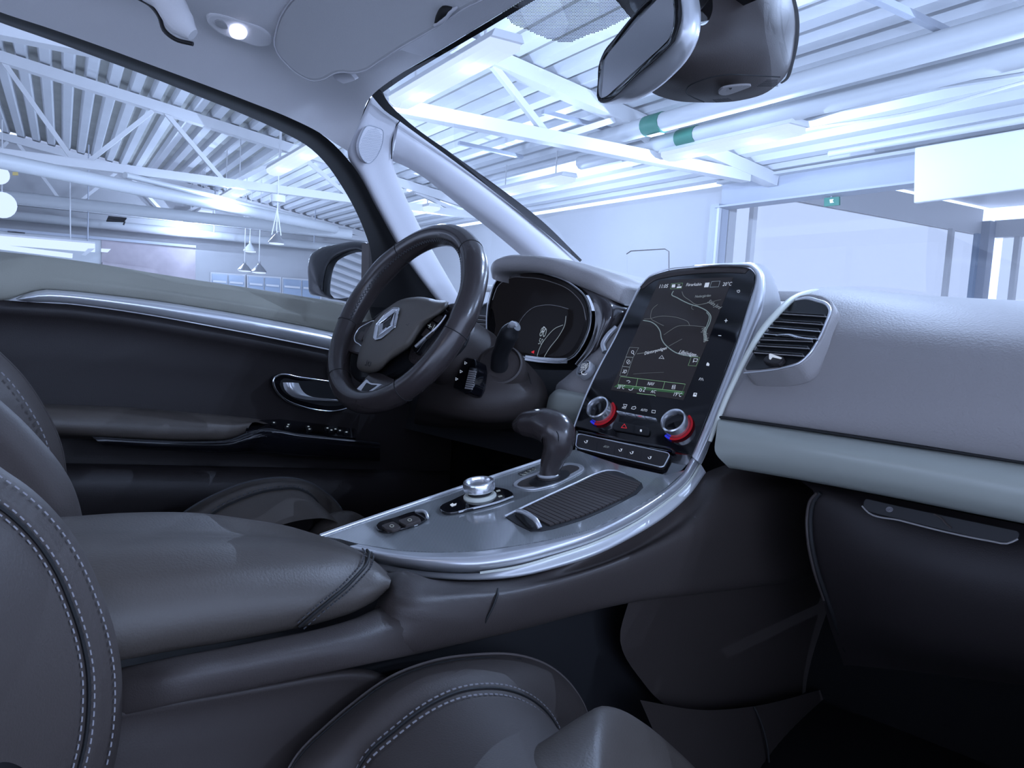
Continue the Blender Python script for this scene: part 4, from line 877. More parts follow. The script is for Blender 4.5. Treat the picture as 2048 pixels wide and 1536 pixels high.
zst('button_outline', ((570, 757), (645, 760), (600, 838), (540, 835)), .0004, 'uidim', closed=True); zst('button_outline', ((540, 838), (598, 840), (572, 918), (512, 912)), .0004, 'uidim', closed=True); zst('button_outline', ((512, 914), (572, 920), (545, 992), (490, 988)), .0004, 'uidim', closed=True)
zst('button_outline', ((1075, 835), (1145, 840), (1115, 910), (1050, 905)), .0004, 'greenline', closed=True)
zst('search_icon', [(595+10*math.cos(a), 795+12*math.sin(a)) for a in [k*math.pi/6 for k in range(12)]], .0007, 'ui', closed=True); zst('search_icon', ((600, 806), (606, 818)), .0008, 'ui')
zst('mute_icon', [(560+14*math.cos(a), 876+17*math.sin(a)) for a in [k*math.pi/6 for k in range(12)]], .0005, 'ui', closed=True); zst('mute_icon', ((552, 886), (566, 868)), .0008, 'ui')
zst('back_icon', ((545, 1032), (565, 1028), (575, 1040), (560, 1048)), .0008, 'ui'); zst('list_icon', ((922, 1068), (946, 1066), (940, 1098), (916, 1096)), .0007, 'ui', closed=True)
for k in range(3): zst('list_icon', ((922, 1074+k*7), (940, 1076+k*7)), .0004, 'ui')
zst('arrow_icon', ((835, 822), (852, 852), (832, 846), (810, 848)), .0007, 'ui', closed=True)
zst('seat_icon', ((562, 1100), (575, 1108), (590, 1105), (600, 1088)), .0009, 'ui'); zst('fan_icon', [(660+9*math.cos(a), 1106+11*math.sin(a)) for a in [k*math.pi/5 for k in range(10)]], .0009, 'ui', closed=True)
zst('flag_icon', ((1090, 880), (1098, 848), (1128, 852), (1120, 874), (1094, 870)), .0009, 'ui'); zst('level_line', ((630, 1132), (700, 1142), (775, 1148), (782, 1158)), .0007, 'greenline')
zpoly('status_icon', ((918, 242), (944, 240), (942, 264), (914, 266)), 'ui'); zpoly('status_icon', ((960, 258), (995, 256), (992, 268), (955, 270)), 'ui'); zpoly('status_icon', ((965, 240), (985, 240), (983, 250), (963, 250)), 'uidim'); zpoly('status_icon', ((1190, 228), (1225, 225), (1215, 262), (1180, 264)), 'ui')
zst('status_outline', ((1243, 218), (1312, 214), (1298, 260), (1228, 264)), .0006, 'cream', closed=True); zst('status_outline', ((912, 236), (1005, 230), (995, 274), (904, 278)), .0004, 'greenline', closed=True)
def ppoly(name, pts, m, f=z1, o0=.0002, o1=.0006): return slab(name, SP, [f(*p) for p in pts], o0, o1, M[m], st)
def pst(name, pts, w_, m, f=z1, closed=False, off=.0004): return stroke(name, SP, [f(*p) for p in pts], w_, M[m], st, off=off, h=.0003, closed=closed)
pst('power_symbol', [(1462+11*math.sin(a), 296-12*math.cos(a)) for a in [.6+k*.5 for k in range(11)]], .0006, 'ui'); pst('power_symbol', ((1463, 286), (1461, 296)), .0006, 'ui')
pst('plus_symbol', ((1348, 537), (1373, 538)), .0009, 'ui'); pst('plus_symbol', ((1362, 524), (1358, 552)), .0009, 'ui'); pst('minus_symbol', ((1297, 659), (1321, 661)), .0010, 'ui')
ppoly('home_symbol', ((1210, 878), (1224, 892), (1220, 908), (1198, 905), (1200, 890)), 'ui')
pst('road_symbol', ((1150, 1005), (1138, 1025)), .0006, 'ui'); pst('road_symbol', ((1158, 1008), (1155, 1028)), .0006, 'ui'); pst('road_symbol', ((1167, 1008), (1173, 1030)), .0006, 'ui')
ppoly('view_symbol', ((1096, 1128), (1122, 1130), (1116, 1160), (1088, 1157)), 'ui'); ppoly('view_symbol_gap', ((1103, 1134), (1116, 1136), (1113, 1145), (1100, 1143)), 'black', o0=.0006, o1=.0008)
# shortcut row
def f2(x, y): return z2(x, y)
for k, (x0, x1) in enumerate(((682, 770), (774, 868), (874, 966), (972, 1085))):
    y = lambda x: 375+(x-682)*.19
    kk = slab('shortcut_key', SP, [z2(*p) for p in ((x0, y(x0)-11), (x1, y(x1)-10), (x1+2, y(x1)+9), (x0+2, y(x0)+6))], .0, .0045, M['silver'], st, r=.001, bevel=.0006)
    slab('key_light', SP, [z2(*p) for p in (((x0+x1)/2-18, y((x0+x1)/2)-3), ((x0+x1)/2+18, y((x0+x1)/2)+2), ((x0+x1)/2+18, y((x0+x1)/2)+5), ((x0+x1)/2-18, y((x0+x1)/2)))], .0046, .005, M['redsym'] if k == 2 else M['black'], kk)
text('key_text', 'MAX', SP, z2(735, 343), z2(775, 348), M['ui'], st); text('key_text', 'AUTO', SP, z2(926, 365), z2(990, 376), M['ui'], st)
pst('demist_symbol', ((750, 300), (790, 305), (780, 325), (758, 322)), .0007, 'ui', f2, True); pst('recirculation_symbol', ((832, 345), (842, 328), (875, 322), (880, 340), (862, 352)), .0007, 'ui', f2, True)
pst('screen_symbol', ((1046, 360), (1080, 364), (1076, 390), (1042, 386)), .0007, 'ui', f2, True)
# hazard bar
hz_ = slab('hazard_bar', SP, [z2(*p) for p in ((640, 500), (660, 478), (700, 474), (1000, 535), (1018, 560), (1008, 610), (980, 620), (650, 560), (630, 540))], .0, .004, M['black'], st, r=.004, bevel=.0015)
stroke('hazard_triangle', SP, [z2(*p) for p in ((762, 502), (786, 545), (730, 538))], .0012, M['redsym'], hz_, off=.0042, closed=True)
stroke('bar_joint', SP, [z2(868, 510), z2(860, 600)], .0006, M['seam'], hz_, off=.0041)
slab('lock_symbol', SP, [z2(*p) for p in ((922, 556), (940, 558), (938, 580), (920, 577))], .004, .0046, M['ui'], hz_)
# knobs
def knob(px, py, R_, label):
    o = SP.on(px, py, .022); b = o-SP.n*.022
    kb = revolve('climate_knob', b, SP.n, [(R_*1.0, .004), (R_*1.0, .017), (R_*.97, .021), (R_*.86, .022), (R_*.80, .0195), (R_*.76, .013)], M['knobmetal'], st, 48)
    kb['label'] = label
    revolve('knob_cap', b, SP.n, [(R_*.77, .004), (R_*.77, .013), (R_*.70, .0150), (.0005, .0155)], M['gloss'], kb, 40)
    ax = SP.n
    def arc(a0, a1, m, n_):
        pts = [b+SP.u*(math.cos(a)*R_*1.12)+SP.v*(math.sin(a)*R_*1.12)+SP.n*.004 for a in np.linspace(math.radians(a0), math.radians(a1), 30)]
        tube(n_, pts, .0019, M[m], kb, seg=8)
    arc(-95, 60, 'red', 'red_light_ring'); arc(-120, -97, 'blue', 'blue_light_mark')
    revolve('knob_base', b, SP.n, [(R_*1.05, 0), (R_*1.05, .004), (R_*.9, .004)], M['black'], kb, 40)
knob(*z2(480, 322), .0205, 'left silver climate knob'); knob(*z2(1256, 458), .0205, 'right silver climate knob')
# lower bullnose and switch bar
BPL = Plane(SP.on(1160, 866), SP.on(1384, 912), P(1215, 925, y=.925))
if BPL.v.z < 0: BPL.v = -BPL.v
slab('bullnose', BPL, ((1152, 858), (1270, 882), (1384, 908), (1378, 925), (1362, 942), (1330, 952), (1240, 938), (1185, 915), (1150, 902)), -.02, .0, M['gloss'], st, r=.005, bevel=.003)
bar = [z2(*p) for p in ((282, 600), (1235, 806), (1160, 952), (262, 742))]
sbr = slab('switch_bar', BPL, bar, .0, .006, M['plastic'], st, r=.0085, bevel=.0012)
tube('bar_ring', arc_round([BPL.on(x, y, .006) for x, y in bar], .0085, 8), .0014, M['chrome'], sbr, closed=True, seg=8)
tube('upper_lip', [BPL.on(*z2(*p), .004) for p in ((295, 580), (500, 620), (800, 680), (1100, 735), (1250, 770), (1270, 790))], .0028, M['gloss'], sbr, n=40, seg=8)
text('bar_text', 'ECO', BPL, z2(546, 738), z2(594, 748), M['uidim'], sbr, off=.0065)
for x, y in ((370, 684), (722, 770), (838, 797), (1022, 848)):
    stroke('bar_symbol', BPL, [z2(x-18, y-6), z2(x-8, y+12), z2(x+6, y+10), z2(x+16, y-14)], .0009, M['ui'], sbr, off=.0062); stroke('bar_symbol', BPL, [z2(x+2, y-14), z2(x+10, y-2)], .0008, M['ui'], sbr, off=.0062)
for x in (480, 660, 790, 930): stroke('bar_joint', BPL, [z2(x+8, 640+(x-300)*.222), z2(x-8, 770+(x-330)*.24)], .0005, M['seam'], sbr, off=.0061)
# ================================================================ console
def on_deck(px, py, off=0):
    # deck plane z=.41+.2(y-.5)
    return DK.on(px, py, off)
_p = lambda x, y: Vector((x, y, .41+.2*(y-.5)))
DK = Plane(_p(-.1, .5), _p(.1, .5), _p(-.1, 1.0))
co = thing('centre_console', 'centre console with carbon look deck and sweeping satin silver rim', 'console', (.05, .75, .35))
IN = [(718, 1088), (796, 1100), (874, 1104), (952, 1101), (1031, 1091), (1109, 1077), (1187, 1056), (1265, 1019), (1324, 982), (1363, 948), (1383, 912)]
MI = [(660, 1100), (780, 1132), (874, 1145), (960, 1146), (1031, 1135), (1109, 1113), (1187, 1087), (1265, 1050), (1324, 1011), (1371, 972), (1401, 927)]
OU = [(660, 1120), (785, 1146), (874, 1158), (952, 1161), (1031, 1155), (1109, 1137), (1187, 1112), (1265, 1074), (1324, 1038), (1376, 993), (1412, 945)]
def dk(off, pts): return [DK.on(x, y, off) for x, y in pts]
deck_px = [(640, 1072), (665, 1063), (760, 1030), (860, 996), (960, 962), (1080, 922), (1150, 899), (1190, 913), (1240, 930), (1330, 950), (1370, 940)] + IN[::-1][1:] + [(680, 1078)]
prism('deck_panel', dk(0, deck_px), DK.n*-.02, M['carbon'], co)
tube('left_chrome', dk(.001, [(640, 1072), (665, 1063), (760, 1030), (860, 996), (960, 962), (1080, 922), (1130, 905)]), .0028, M['silver'], co, n=40, seg=8)
lp = lambda f, a, b: [(p[0]*(1-f)+q[0]*f, p[1]*(1-f)+q[1]*f) for p, q in zip(a, b)]
loft('silver_rim', [dk(-.004, IN), dk(.003, lp(.12, IN, MI)), dk(.004, lp(.35, IN, MI)), dk(-.002, lp(.65, IN, MI)), dk(-.014, lp(.93, IN, MI)), dk(-.02, MI)], M['silver'], co, n=80, m=4)
IB = [(x, y-.5) for x, y in MI]
loft('light_inlay', [dk(-.014, lp(0, MI, OU)), dk(-.017, lp(.25, MI, OU)), dk(-.022, lp(.8, MI, OU)), dk(-.028, OU)], M['silver_light'], co, n=80, m=3)
tube('pale_line', dk(-.011, MI[3:]+[(1421, 880)]), .0016, M['cream'], co, n=60, seg=6)
# body side
def C3(*p): return [P(a, b, x=c) for a, b, c in p]
s0 = [DK.on(x, y, -.03) for x, y in [(770, 1144)]+OU[2:]]+C3((1470, 925, .12), (1560, 945, .125), (1650, 962, .13))
s1 = C3((762, 1184, .085), (800, 1172, .12), (900, 1180, .13), (1000, 1176, .14), (1100, 1158, .145), (1200, 1128, .15), (1290, 1088, .15), (1350, 1050, .15), (1400, 1005, .145), (1440, 965, .14), (1520, 958, .14), (1650, 968, .145))
s2 = C3((745, 1230, .10), (800, 1212, .148), (900, 1198, .155), (1000, 1192, .16), (1100, 1170, .165), (1200, 1140, .17), (1300, 1100, .17), (1400, 1050, .17), (1460, 1012, .165), (1540, 990, .165), (1650, 982, .165))
s3 = C3((735, 1288, .14), (800, 1270, .152), (900, 1250, .16), (1000, 1235, .16), (1100, 1215, .16), (1200, 1190, .165), (1300, 1160, .17), (1400, 1130, .17), (1500, 1090, .17), (1600, 1060, .17), (1660, 1030, .17))
s4 = C3((730, 1328, .12), (800, 1315, .135), (900, 1293, .14), (1000, 1270, .14), (1080, 1250, .14), (1170, 1225, .145), (1260, 1205, .15), (1380, 1190, .15), (1500, 1175, .15), (1620, 1150, .15), (1680, 1120, .15))
loft('side_body', [s0, s1, s2, s3, s4, [v+Vector((-.05, 0, .0)) for v in s4]], M['plastic_mid'], co, n=60, m=6)
tube('body_joint', C3((996, 1178, .148), (994, 1192, .162), (985, 1215, .163), (972, 1240, .16), (968, 1252, .155)), .0014, M['seam'], co, n=20, seg=6)
# cheek of the footwell (front lower side)
c0 = C3((1260, 1195, .135), (1330, 1170, .14), (1400, 1160, .145), (1500, 1130, .15), (1600, 1060, .16), (1680, 1000, .17))
c1 = C3((1240, 1270, .12), (1330, 1240, .125), (1420, 1230, .13), (1500, 1220, .135), (1600, 1190, .14), (1660, 1150, .15))
c2 = C3((1290, 1370, .12), (1370, 1360, .12), (1450, 1360, .12), (1530, 1360, .12), (1600, 1350, .12), (1680, 1330, .12))
c3_ = C3((1370, 1440, .12), (1440, 1420, .12), (1510, 1410, .12), (1570, 1400, .12), (1640, 1380, .12), (1720, 1350, .12))
loft('footwell_cheek', [c0, c1, c2, c3_], M['plastic_mid'], co, n=30, m=6)
loft('carpet_side', [C3((1280, 1400, .15), (1400, 1420, .15), (1510, 1412, .15), (1640, 1380, .15)), C3((1350, 1560, .20), (1450, 1560, .20), (1540, 1560, .20), (1700, 1560, .20))], M['plastic_mid'], co, n=20, linear=True)
tube('carpet_seam', C3((1508, 1414, .152), (1520, 1440, .165), (1532, 1480, .18), (1540, 1560, .20)), .002, M['seam'], co, n=20, seg=6)
prism('inner_core', [Vector((-.09, .1, .02)), Vector((.10, .1, .02)), Vector((.08, .1, .37)), Vector((-.08, .1, .37))], Vector((0, 1.25, .0)), M['black'], co)
prism('left_skirt', [Vector((-.112, .1, .02)), Vector((-.10, .1, .02)), Vector((-.10, .1, .33)), Vector((-.112, .1, .33))], Vector((0, 1.2, .12)), M['black'], co)
# sliding cover
sc_o = [(1009, 1032), (1080, 998), (1150, 966), (1199, 944), (1212, 940), (1228, 941), (1265, 954), (1284, 966), (1286, 974), (1273, 987), (1220, 1015), (1167, 1038), (1109, 1056), (1085, 1061), (1062, 1062), (1035, 1049)]
cov = thing('sliding_cover', 'dark ribbed sliding storage cover on the console right of the gear lever', 'cover', DK.on(1150, 1000))
slab('cover_tray', DK, sc_o, -.001, .0012, M['black'], cov, bevel=.0004)
tube('cover_edge', dk(.002, [(1009, 1033), (1080, 999), (1150, 967), (1199, 945), (1212, 941), (1228, 941), (1250, 947)]), [.0018, .0022, .0022, .0022, .002, .0014, .0006], M['silver'], cov, n=50, seg=8)
NS = 24; La = dk(0, [(1208, 947), (1180, 960), (1120, 987), (1040, 1024)]); Ra = dk(0, [(1281, 969), (1268, 986), (1220, 1011), (1167, 1034), (1100, 1054)])
La = resample(La, NS+1); Ra = resample(Ra, NS+1)
for k in range(NS):
    g = .16; a0, a1 = La[k].lerp(La[k+1], g), La[k+1].copy(); b0_, b1 = Ra[k].lerp(Ra[k+1], g), Ra[k+1].copy()
    prism('slat', [a0+DK.n*.001, b0_+DK.n*.001, b1+DK.n*.001, a1+DK.n*.001], DK.n*.0022, M['plastic_mid'], cov)
tube('cover_handle', [DK.on(x, y, h) for x, y, h in ((1036, 1022, .002), (1046, 1024, .007), (1062, 1033, .010), (1074, 1044, .009), (1080, 1056, .003))], .0032, M['silver'], cov, n=24, seg=10)
slab('handle_recess', DK, ((1029, 1028), (1038, 1026), (1070, 1050), (1066, 1056), (1056, 1054)), .001, .0030, M['seam'], cov, r=.002)
# gear lever
gl_ = thing('gear_lever', 'dark leather gear lever with hooked grip standing on the console', 'gear lever', DK.on(1097, 962))
gb_ = DK.on(1097, 958); gy = gb_.y
gpath = [P(x, y, y=gy) for x, y in ((1097, 962), (1100, 940), (1107, 915), (1116, 890), (1116, 868), (1098, 853), (1072, 848), (1050, 849), (1034, 852))]
tube('lever_grip', gpath, [.0135, .0150, .0180, .0225, .0265, .0250, .0215, .019, .010], M['rimleather'], gl_, n=60, seg=24)
tube('grip_seam', [v+(CAM-v).normalized()*r_*.96 for v, r_ in zip(gpath[1:7], (.0150, .0180, .0225, .0265, .0250, .0215))], .0008, M['seam'], gl_, n=40, seg=6)
revolve('lever_collar', gb_-DK.n*.004, DK.n, [(.0175, 0), (.0175, .005), (.0160, .009), (.014, .011), (.010, .011)], M['plastic'], gl_, 32)
revolve('collar_ring', gb_+DK.n*.006, DK.n, [(.0158, 0), (.0162, .002), (.0145, .0035)], M['silver'], gl_, 32)
gpl = ((1025, 970), (1030, 962), (1048, 953), (1090, 938), (1137, 924), (1158, 927), (1168, 932), (1168, 939), (1146, 952), (1111, 969), (1067, 979), (1046, 977))
slab('gate_plate', DK, gpl, .0, .002, M['silver'], gl_, r=.008, bevel=.0006)
slab('gate_inset', DK, ((1033, 970), (1040, 962), (1060, 954), (1095, 942), (1138, 929), (1156, 932), (1160, 937), (1140, 948), (1108, 963), (1066, 973), (1045, 973)), .0018, .0026, M['plastic_mid'], gl_, r=.007)
slab('gate_slot', DK, ((1058, 966), (1080, 950), (1135, 941), (1140, 947), (1105, 966), (1070, 973)), .0024, .0032, M['black'], gl_, spline=40)
slab('position_strip', DK, ((1036, 946), (1068, 934), (1072, 937), (1042, 950)), .0, .001, M['black'], gl_)
for k, ch in enumerate('PRND'): text('position_mark', ch, DK, (1039+k*8, 948-k*3.3), (1043+k*8, 946.3-k*3.3), M['uidim'], gl_, off=.0014)
# rotary controller
rc = thing('rotary_controller', 'silver rotary controller on its black pad beside the console edge', 'control knob', DK.on(958, 985))
slab('control_pad', DK, ((880, 1012), (905, 999), (935, 985), (960, 975), (1000, 975), (1020, 981), (1026, 990), (1010, 997), (960, 1012), (920, 1022), (893, 1025)), .0, .004, M['gloss'], rc, spline=50, bevel=.001)
tube('pad_edge', dk(.003, [(917, 1024), (940, 1018), (975, 1010), (1005, 1001), (1026, 993)]), .0014, M['silver'], rc, n=20, seg=6)
ro = DK.on(960, 993, .004)
revolve('pale_ring', ro, DK.n, [(.0225, 0), (.0225, .0015), (.0195, .0045), (.015, .0045)], M['cream'], rc, 40)
revolve('knob_neck', ro, DK.n, [(.0165, .004), (.0165, .013)], M['black'], rc, 40)
revolve('knob_ring', ro, DK.n, [(.0208, .010), (.0216, .011), (.0216, .020), (.0206, .0222), (.0180, .0230), (.0162, .0222), (.0152, .019)], M['knobmetal'], rc, 48)
revolve('knob_cap', ro, DK.n, [(.0155, .013), (.0155, .0175), (.0005, .0182)], M['gloss'], rc, 40)
for x, y in ((996, 981), (1000, 992)): slab('pad_key_mark', DK, ((x-4, y), (x+3, y-2), (x+5, y), (x-2, y+2)), .004, .0046, M['uidim'], rc)
slab('pad_key_mark', DK, ((900, 1009), (905, 1006), (908, 1008), (913, 1006), (912, 1009), (904, 1012)), .004, .0048, M['ui'], rc)
# parking brake buttons
pb = thing('parking_brake_switch', 'small black switch block at the rear of the console deck', 'switch', DK.on(800, 1045))
slab('switch_base', DK, ((752, 1052), (756, 1045), (790, 1034), (830, 1022), (848, 1021), (856, 1034), (850, 1040), (790, 1060), (776, 1063), (758, 1060)), .0, .003, M['gloss'], pb, spline=40, bevel=.001)
for q in (((762, 1050), (786, 1042), (796, 1048), (802, 1054), (784, 1060), (772, 1058)), ((796, 1040), (826, 1030), (838, 1034), (842, 1040), (812, 1050), (803, 1046))):
    kk = slab('switch_key', DK, q, .003, .007, M['plastic_mid'], pb, r=.003, bevel=.0008)
    cx_ = sum(a for a, b in q)/6; cy_ = sum(b for a, b in q)/6
    stroke('key_symbol', DK, [(cx_+4*math.cos(a), cy_+2.4*math.sin(a)) for a in [k*math.pi/5 for k in range(10)]], .0007, M['uidim'], kk, off=.0073, closed=True)
tube('switch_hook', [DK.on(x, y, h) for x, y, h in ((832, 1023, .003), (845, 1022, .006), (853, 1028, .006), (855, 1036, .003))], .0022, M['silver'], pb, n=16, seg=8)
# armrest
ar = thing('armrest', 'wide leather covered armrest on the console between the seats', 'armrest', (0, .3, .45))
def CX3(*p): return [P(a, b, x=c) for a, b, c in p]
a0 = CX3((40, 1060, -.12), (120, 1048, -.115), (250, 1040, -.11), (400, 1040, -.108), (500, 1053, -.105), (600, 1073, -.10), (680, 1096, -.09), (738, 1125, -.05), (774, 1152, 0))
a1 = CX3((40, 1042, -.10), (120, 1037, -.10), (250, 1030, -.10), (400, 1030, -.098), (500, 1043, -.095), (600, 1063, -.09), (690, 1092, -.07), (744, 1122, -.03), (779, 1152, .01))
a2 = CX3((40, 1075, -.02), (120, 1070, -.02), (250, 1062, -.02), (400, 1062, -.02), (500, 1068, -.015), (600, 1078, -.01), (690, 1098, .01), (748, 1126, .04), (781, 1155, .055))
a3 = CX3((60, 1150, .075), (150, 1138, .075), (300, 1121, .075), (430, 1112, .075), (520, 1109, .075), (620, 1108, .075), (705, 1115, .08), (756, 1135, .09), (781, 1160, .095))
a4 = CX3((90, 1200, .10), (200, 1180, .10), (320, 1165, .10), (440, 1152, .10), (540, 1147, .10), (640, 1144, .10), (715, 1145, .10), (760, 1150, .105), (781, 1165, .11))
a5 = CX3((110, 1310, .118), (240, 1290, .118), (350, 1270, .118), (460, 1250, .118), (560, 1232, .118), (650, 1214, .118), (715, 1198, .115), (756, 1182, .115), (779, 1172, .112))
a6 = CX3((110, 1345, .110), (243, 1320, .110), (350, 1300, .110), (460, 1282, .110), (560, 1263, .110), (650, 1243, .110), (715, 1220, .110), (754, 1198, .110), (778, 1176, .108))
a7 = [v+Vector((-.03, 0, -.004)) for v in a6]
loft('armrest_cover', [a0, a1, a2, a3, a4, a5, a6, a7], M['leather'], ar, n=60, m=6)
seam = CX3((734, 1100, .045), (738, 1112, .078), (733, 1128, .092), (715, 1150, .104), (690, 1176, .112), (655, 1205, .1185), (625, 1230, .119), (598, 1254, .115))
tube('seam_groove', [v+(CAM-v).normalized()*.0005 for v in seam], .0016, M['seam'], ar, n=40, seg=6)
for dx, dy in ((-9, -3), (9, 4)):
    cc = [P(prx+dx, pry+dy, x=xx) for prx, pry, xx in ((734, 1100, .045), (738, 1112, .078), (733, 1128, .092), (715, 1150, .104), (690, 1176, .112), (655, 1205, .1185), (625, 1230, .119), (598, 1254, .115))]
    stitches(cc, ar, M['thread_dark'], seg=.0030, gap=.0022, r=.0007, lift=.0025)
# console side beam beneath armrest
k0 = CX3((190, 1345, .09), (243, 1335, .10), (350, 1313, .105), (460, 1293, .105), (560, 1273, .105), (650, 1254, .105), (720, 1232, .107), (770, 1205, .108), (790, 1180, .105))
k1 = CX3((190, 1350, .10), (243, 1340, .112), (350, 1319, .13), (460, 1299, .132), (560, 1280, .134), (650, 1262, .136), (720, 1244, .137), (780, 1217, .125), (820, 1192, .105))
k2 = CX3((190, 1382, .11), (243, 1372, .122), (350, 1350, .152), (460, 1329, .154), (560, 1308, .156), (650, 1289, .157), (730, 1268, .155), (800, 1240, .145), (860, 1212, .12))
k3 = CX3((190, 1436, .11), (243, 1425, .122), (350, 1402, .152), (460, 1382, .152), (560, 1362, .154), (650, 1344, .156), (740, 1326, .158), (830, 1308, .14), (900, 1290, .12))
k4 = [v+Vector((-.05, 0, -.002)) for v in k3]
loft('side_beam', [k0, k1, k2, k3, k4], M['plastic_mid'], co, n=50, m=6)
# ================================================================ STEERING WHEEL, COLUMN
WC = Vector((-.3712, .8001, .6887)); TL, YW = math.radians(27.63), math.radians(-2.6)
WU = Vector((math.cos(YW), math.sin(YW), 0)); WV = Vector((-math.sin(YW)*math.sin(TL), math.cos(YW)*math.sin(TL), math.cos(TL)))
WN = WU.cross(WV).normalized()
if WN.y > 0: WN = -WN
class _W(Plane):
    def __init__(s): s.o = WC.copy(); s.u = WU.copy(); s.v = WV.copy(); s.n = WN.copy()
WP = _W()
wh = thing('steering_wheel', 'dark leather steering wheel with grey airbag cover and silver accents', 'steering wheel', WC)
RM_ = .1655
def wpt(a, r=RM_, o=0): return WC+WU*(math.cos(a)*r)+WV*(math.sin(a)*r)+WN*o
N_ = 120; ang = [2*math.pi*k/N_ for k in range(N_)]
def rr_(a):
    d = math.degrees(a) % 360; r = .0188
    for c in (35, 145): r += .0022*math.exp(-((d-c)/14)**2)
    for c in (5, 175): r += .0012*math.exp(-((d-c)/12)**2)
    return r
V_, F_ = [], []
for i, a in enumerate(ang):
    er = WU*math.cos(a)+WV*math.sin(a); r = rr_(a)
    for k in range(24):
        t = 2*math.pi*k/24; V_.append(wpt(a)+er*(r*math.cos(t))+WN*(r*1.12*math.sin(t)))
for i in range(N_):
    for k in range(24): F_.append((i*24+k, i*24+(k+1) % 24, ((i+1) % N_)*24+(k+1) % 24, ((i+1) % N_)*24+k))
mesh('rim', V_, F_, M['rimleather'], wh, smooth=True)
for d in (52, 128, 232, 308, -8, 188):
    a = math.radians(d); er = WU*math.cos(a)+WV*math.sin(a); r = rr_(a)*1.005
    tube('rim_seam', [wpt(a)+er*(r*math.cos(t))+WN*(r*1.12*math.sin(t)) for t in [2*math.pi*k/24 for k in range(24)]], .0008, M['seam'], wh, closed=True, seg=6)
G = []
for k in range(150):      # zigzag lacing on the inside of the rim
    a = math.radians(-8+196*k/150); er = WU*math.cos(a)+WV*math.sin(a); r = rr_(a)
    p = wpt(a)-er*(r*math.cos(.5))+WN*(r*1.12*math.sin(.5)); tdir = -WU*math.sin(a)+WV*math.cos(a); s = 1 if k % 2 else -1
    q1 = p-er*.0002+tdir*.0014+ (WN*.55+er*.8)*s*.0024; q2 = p-tdir*.0014-(WN*.55+er*.8)*s*.0024
    G.append(box_geo(q1-er*.001+WN*.0004, q2-er*.001+WN*.0004, .0011, .0011))
V_, F_ = merge(G); tag(mesh('rim_lacing', V_, F_, M['thread_dark'], wh), kind='stuff')
# airbag cover (dome)
ab = ((752, 638), (777, 616), (793, 605), (830, 596), (869, 602), (893, 612), (884, 624), (866, 636), (848, 652), (834, 672), (822, 690), (798, 708), (780, 720), (763, 737), (745, 743), (724, 740), (716, 731), (718, 712), (729, 678), (741, 654))
A_ = ringz(WP, ab, .012, 60, 1.0)
rgs = [ringz(WP, ab, -.045, 60, 1.02), ringz(WP, ab, -.02, 60, 1.01), A_, ringz(WP, ab, .018, 60, .95), ringz(WP, ab, .023, 60, .8), ringz(WP, ab, .026, 60, .5), ringz(WP, ab, .027, 60, .15)]
loft('airbag_cover', rgs, M['airbag'], wh, n=60, m=4, closed=True, capped=True)
hubp = WP.shift(-.03)
slab('hub', WP, ((740, 640), (800, 600), (870, 600), (900, 625), (890, 660), (850, 700), (800, 745), (750, 760), (705, 755), (700, 700), (715, 665)), -.08, -.025, M['black'], wh, spline=50, bevel=.004)
revolve('hub_shroud', WC-WN*.045, -WN, [(.055, 0), (.062, .03), (.068, .09), (.07, .13)], M['plastic_mid'], wh, 40)
# emblem: plain lozenge badge as it looks on the cover
EP = WP.shift(.0268)
eo = ((799, 616), (786, 616), (770, 628), (752, 649), (747, 675), (751, 680), (763, 677), (791, 654))
em = slab('emblem_field', EP, eo, .0, .0012, M['silver'], wh, r=.003, bevel=.0004)
tube('emblem_ring', arc_round([EP.on(x, y, .0014) for x, y in eo], .003), .0009, M['chrome'], em, closed=True, seg=6)
def loz(s, o): 
    c = (772.5, 647); return [EP.on(c[0]+(x-c[0])*s, c[1]+(y-c[1])*s, o) for x, y in ((794, 618), (789, 652), (752, 678), (757, 646))]
o1, o2, i1 = loz(1, .001), loz(.78, .0042), loz(.42, .001)
V_ = o1+o2+i1; F_ = [(k, (k+1) % 4, 4+(k+1) % 4, 4+k) for k in range(4)]+[(4+k, 4+(k+1) % 4, 8+(k+1) % 4, 8+k) for k in range(4)]
mesh('emblem_lozenge', V_, F_, M['chrome'], em)
prism('lozenge_centre', loz(.40, .0016), EP.n*-.001, M['black'], em)
# airbag words (embossed)
text('airbag_mark', 'SRS', WP.shift(.0225), (729, 731), (740, 733), M['seam'], wh, off=.0008)
stroke('horn_mark', WP.shift(.0265), ((810, 652), (813, 649), (816, 651), (818, 647)), .0008, M['seam'], wh, off=0)
# spokes and buttons
slab('left_spoke', WP, ((690, 664), (735, 640), (760, 640), (745, 700), (722, 708), (700, 704), (684, 690)), -.02, -.004, M['rimleather'], wh, spline=40, bevel=.004)
lb = ((709, 674), (716, 660), (732, 649), (750, 643), (744, 662), (734, 684), (728, 692), (718, 688), (710, 682))
slab('button_pod', WP, lb, -.006, .002, M['plastic'], wh, spline=40, bevel=.001); tube('pod_ring', ringz(WP, lb, .002, 40), .0014, M['chrome'], wh, closed=True, seg=8)
for q in (((714, 676), (722, 662), (730, 664), (722, 682)), ((731, 656), (742, 650), (738, 664), (728, 682), (725, 680))): slab('wheel_button', WP, q, .002, .0045, M['plastic_mid'], wh, r=.002, bevel=.0005)
slab('right_spoke', WP, ((850, 640), (905, 605), (925, 610), (905, 660), (870, 710), (835, 730), (815, 715), (822, 690)), -.025, -.006, M['rimleather'], wh, spline=40, bevel=.004)
rbp = ((826, 700), (833, 678), (850, 648), (866, 630), (892, 619), (890, 635), (868, 662), (845, 690), (832, 706))
slab('button_pod', WP, rbp, -.008, .004, M['gloss'], wh, spline=40, bevel=.001)
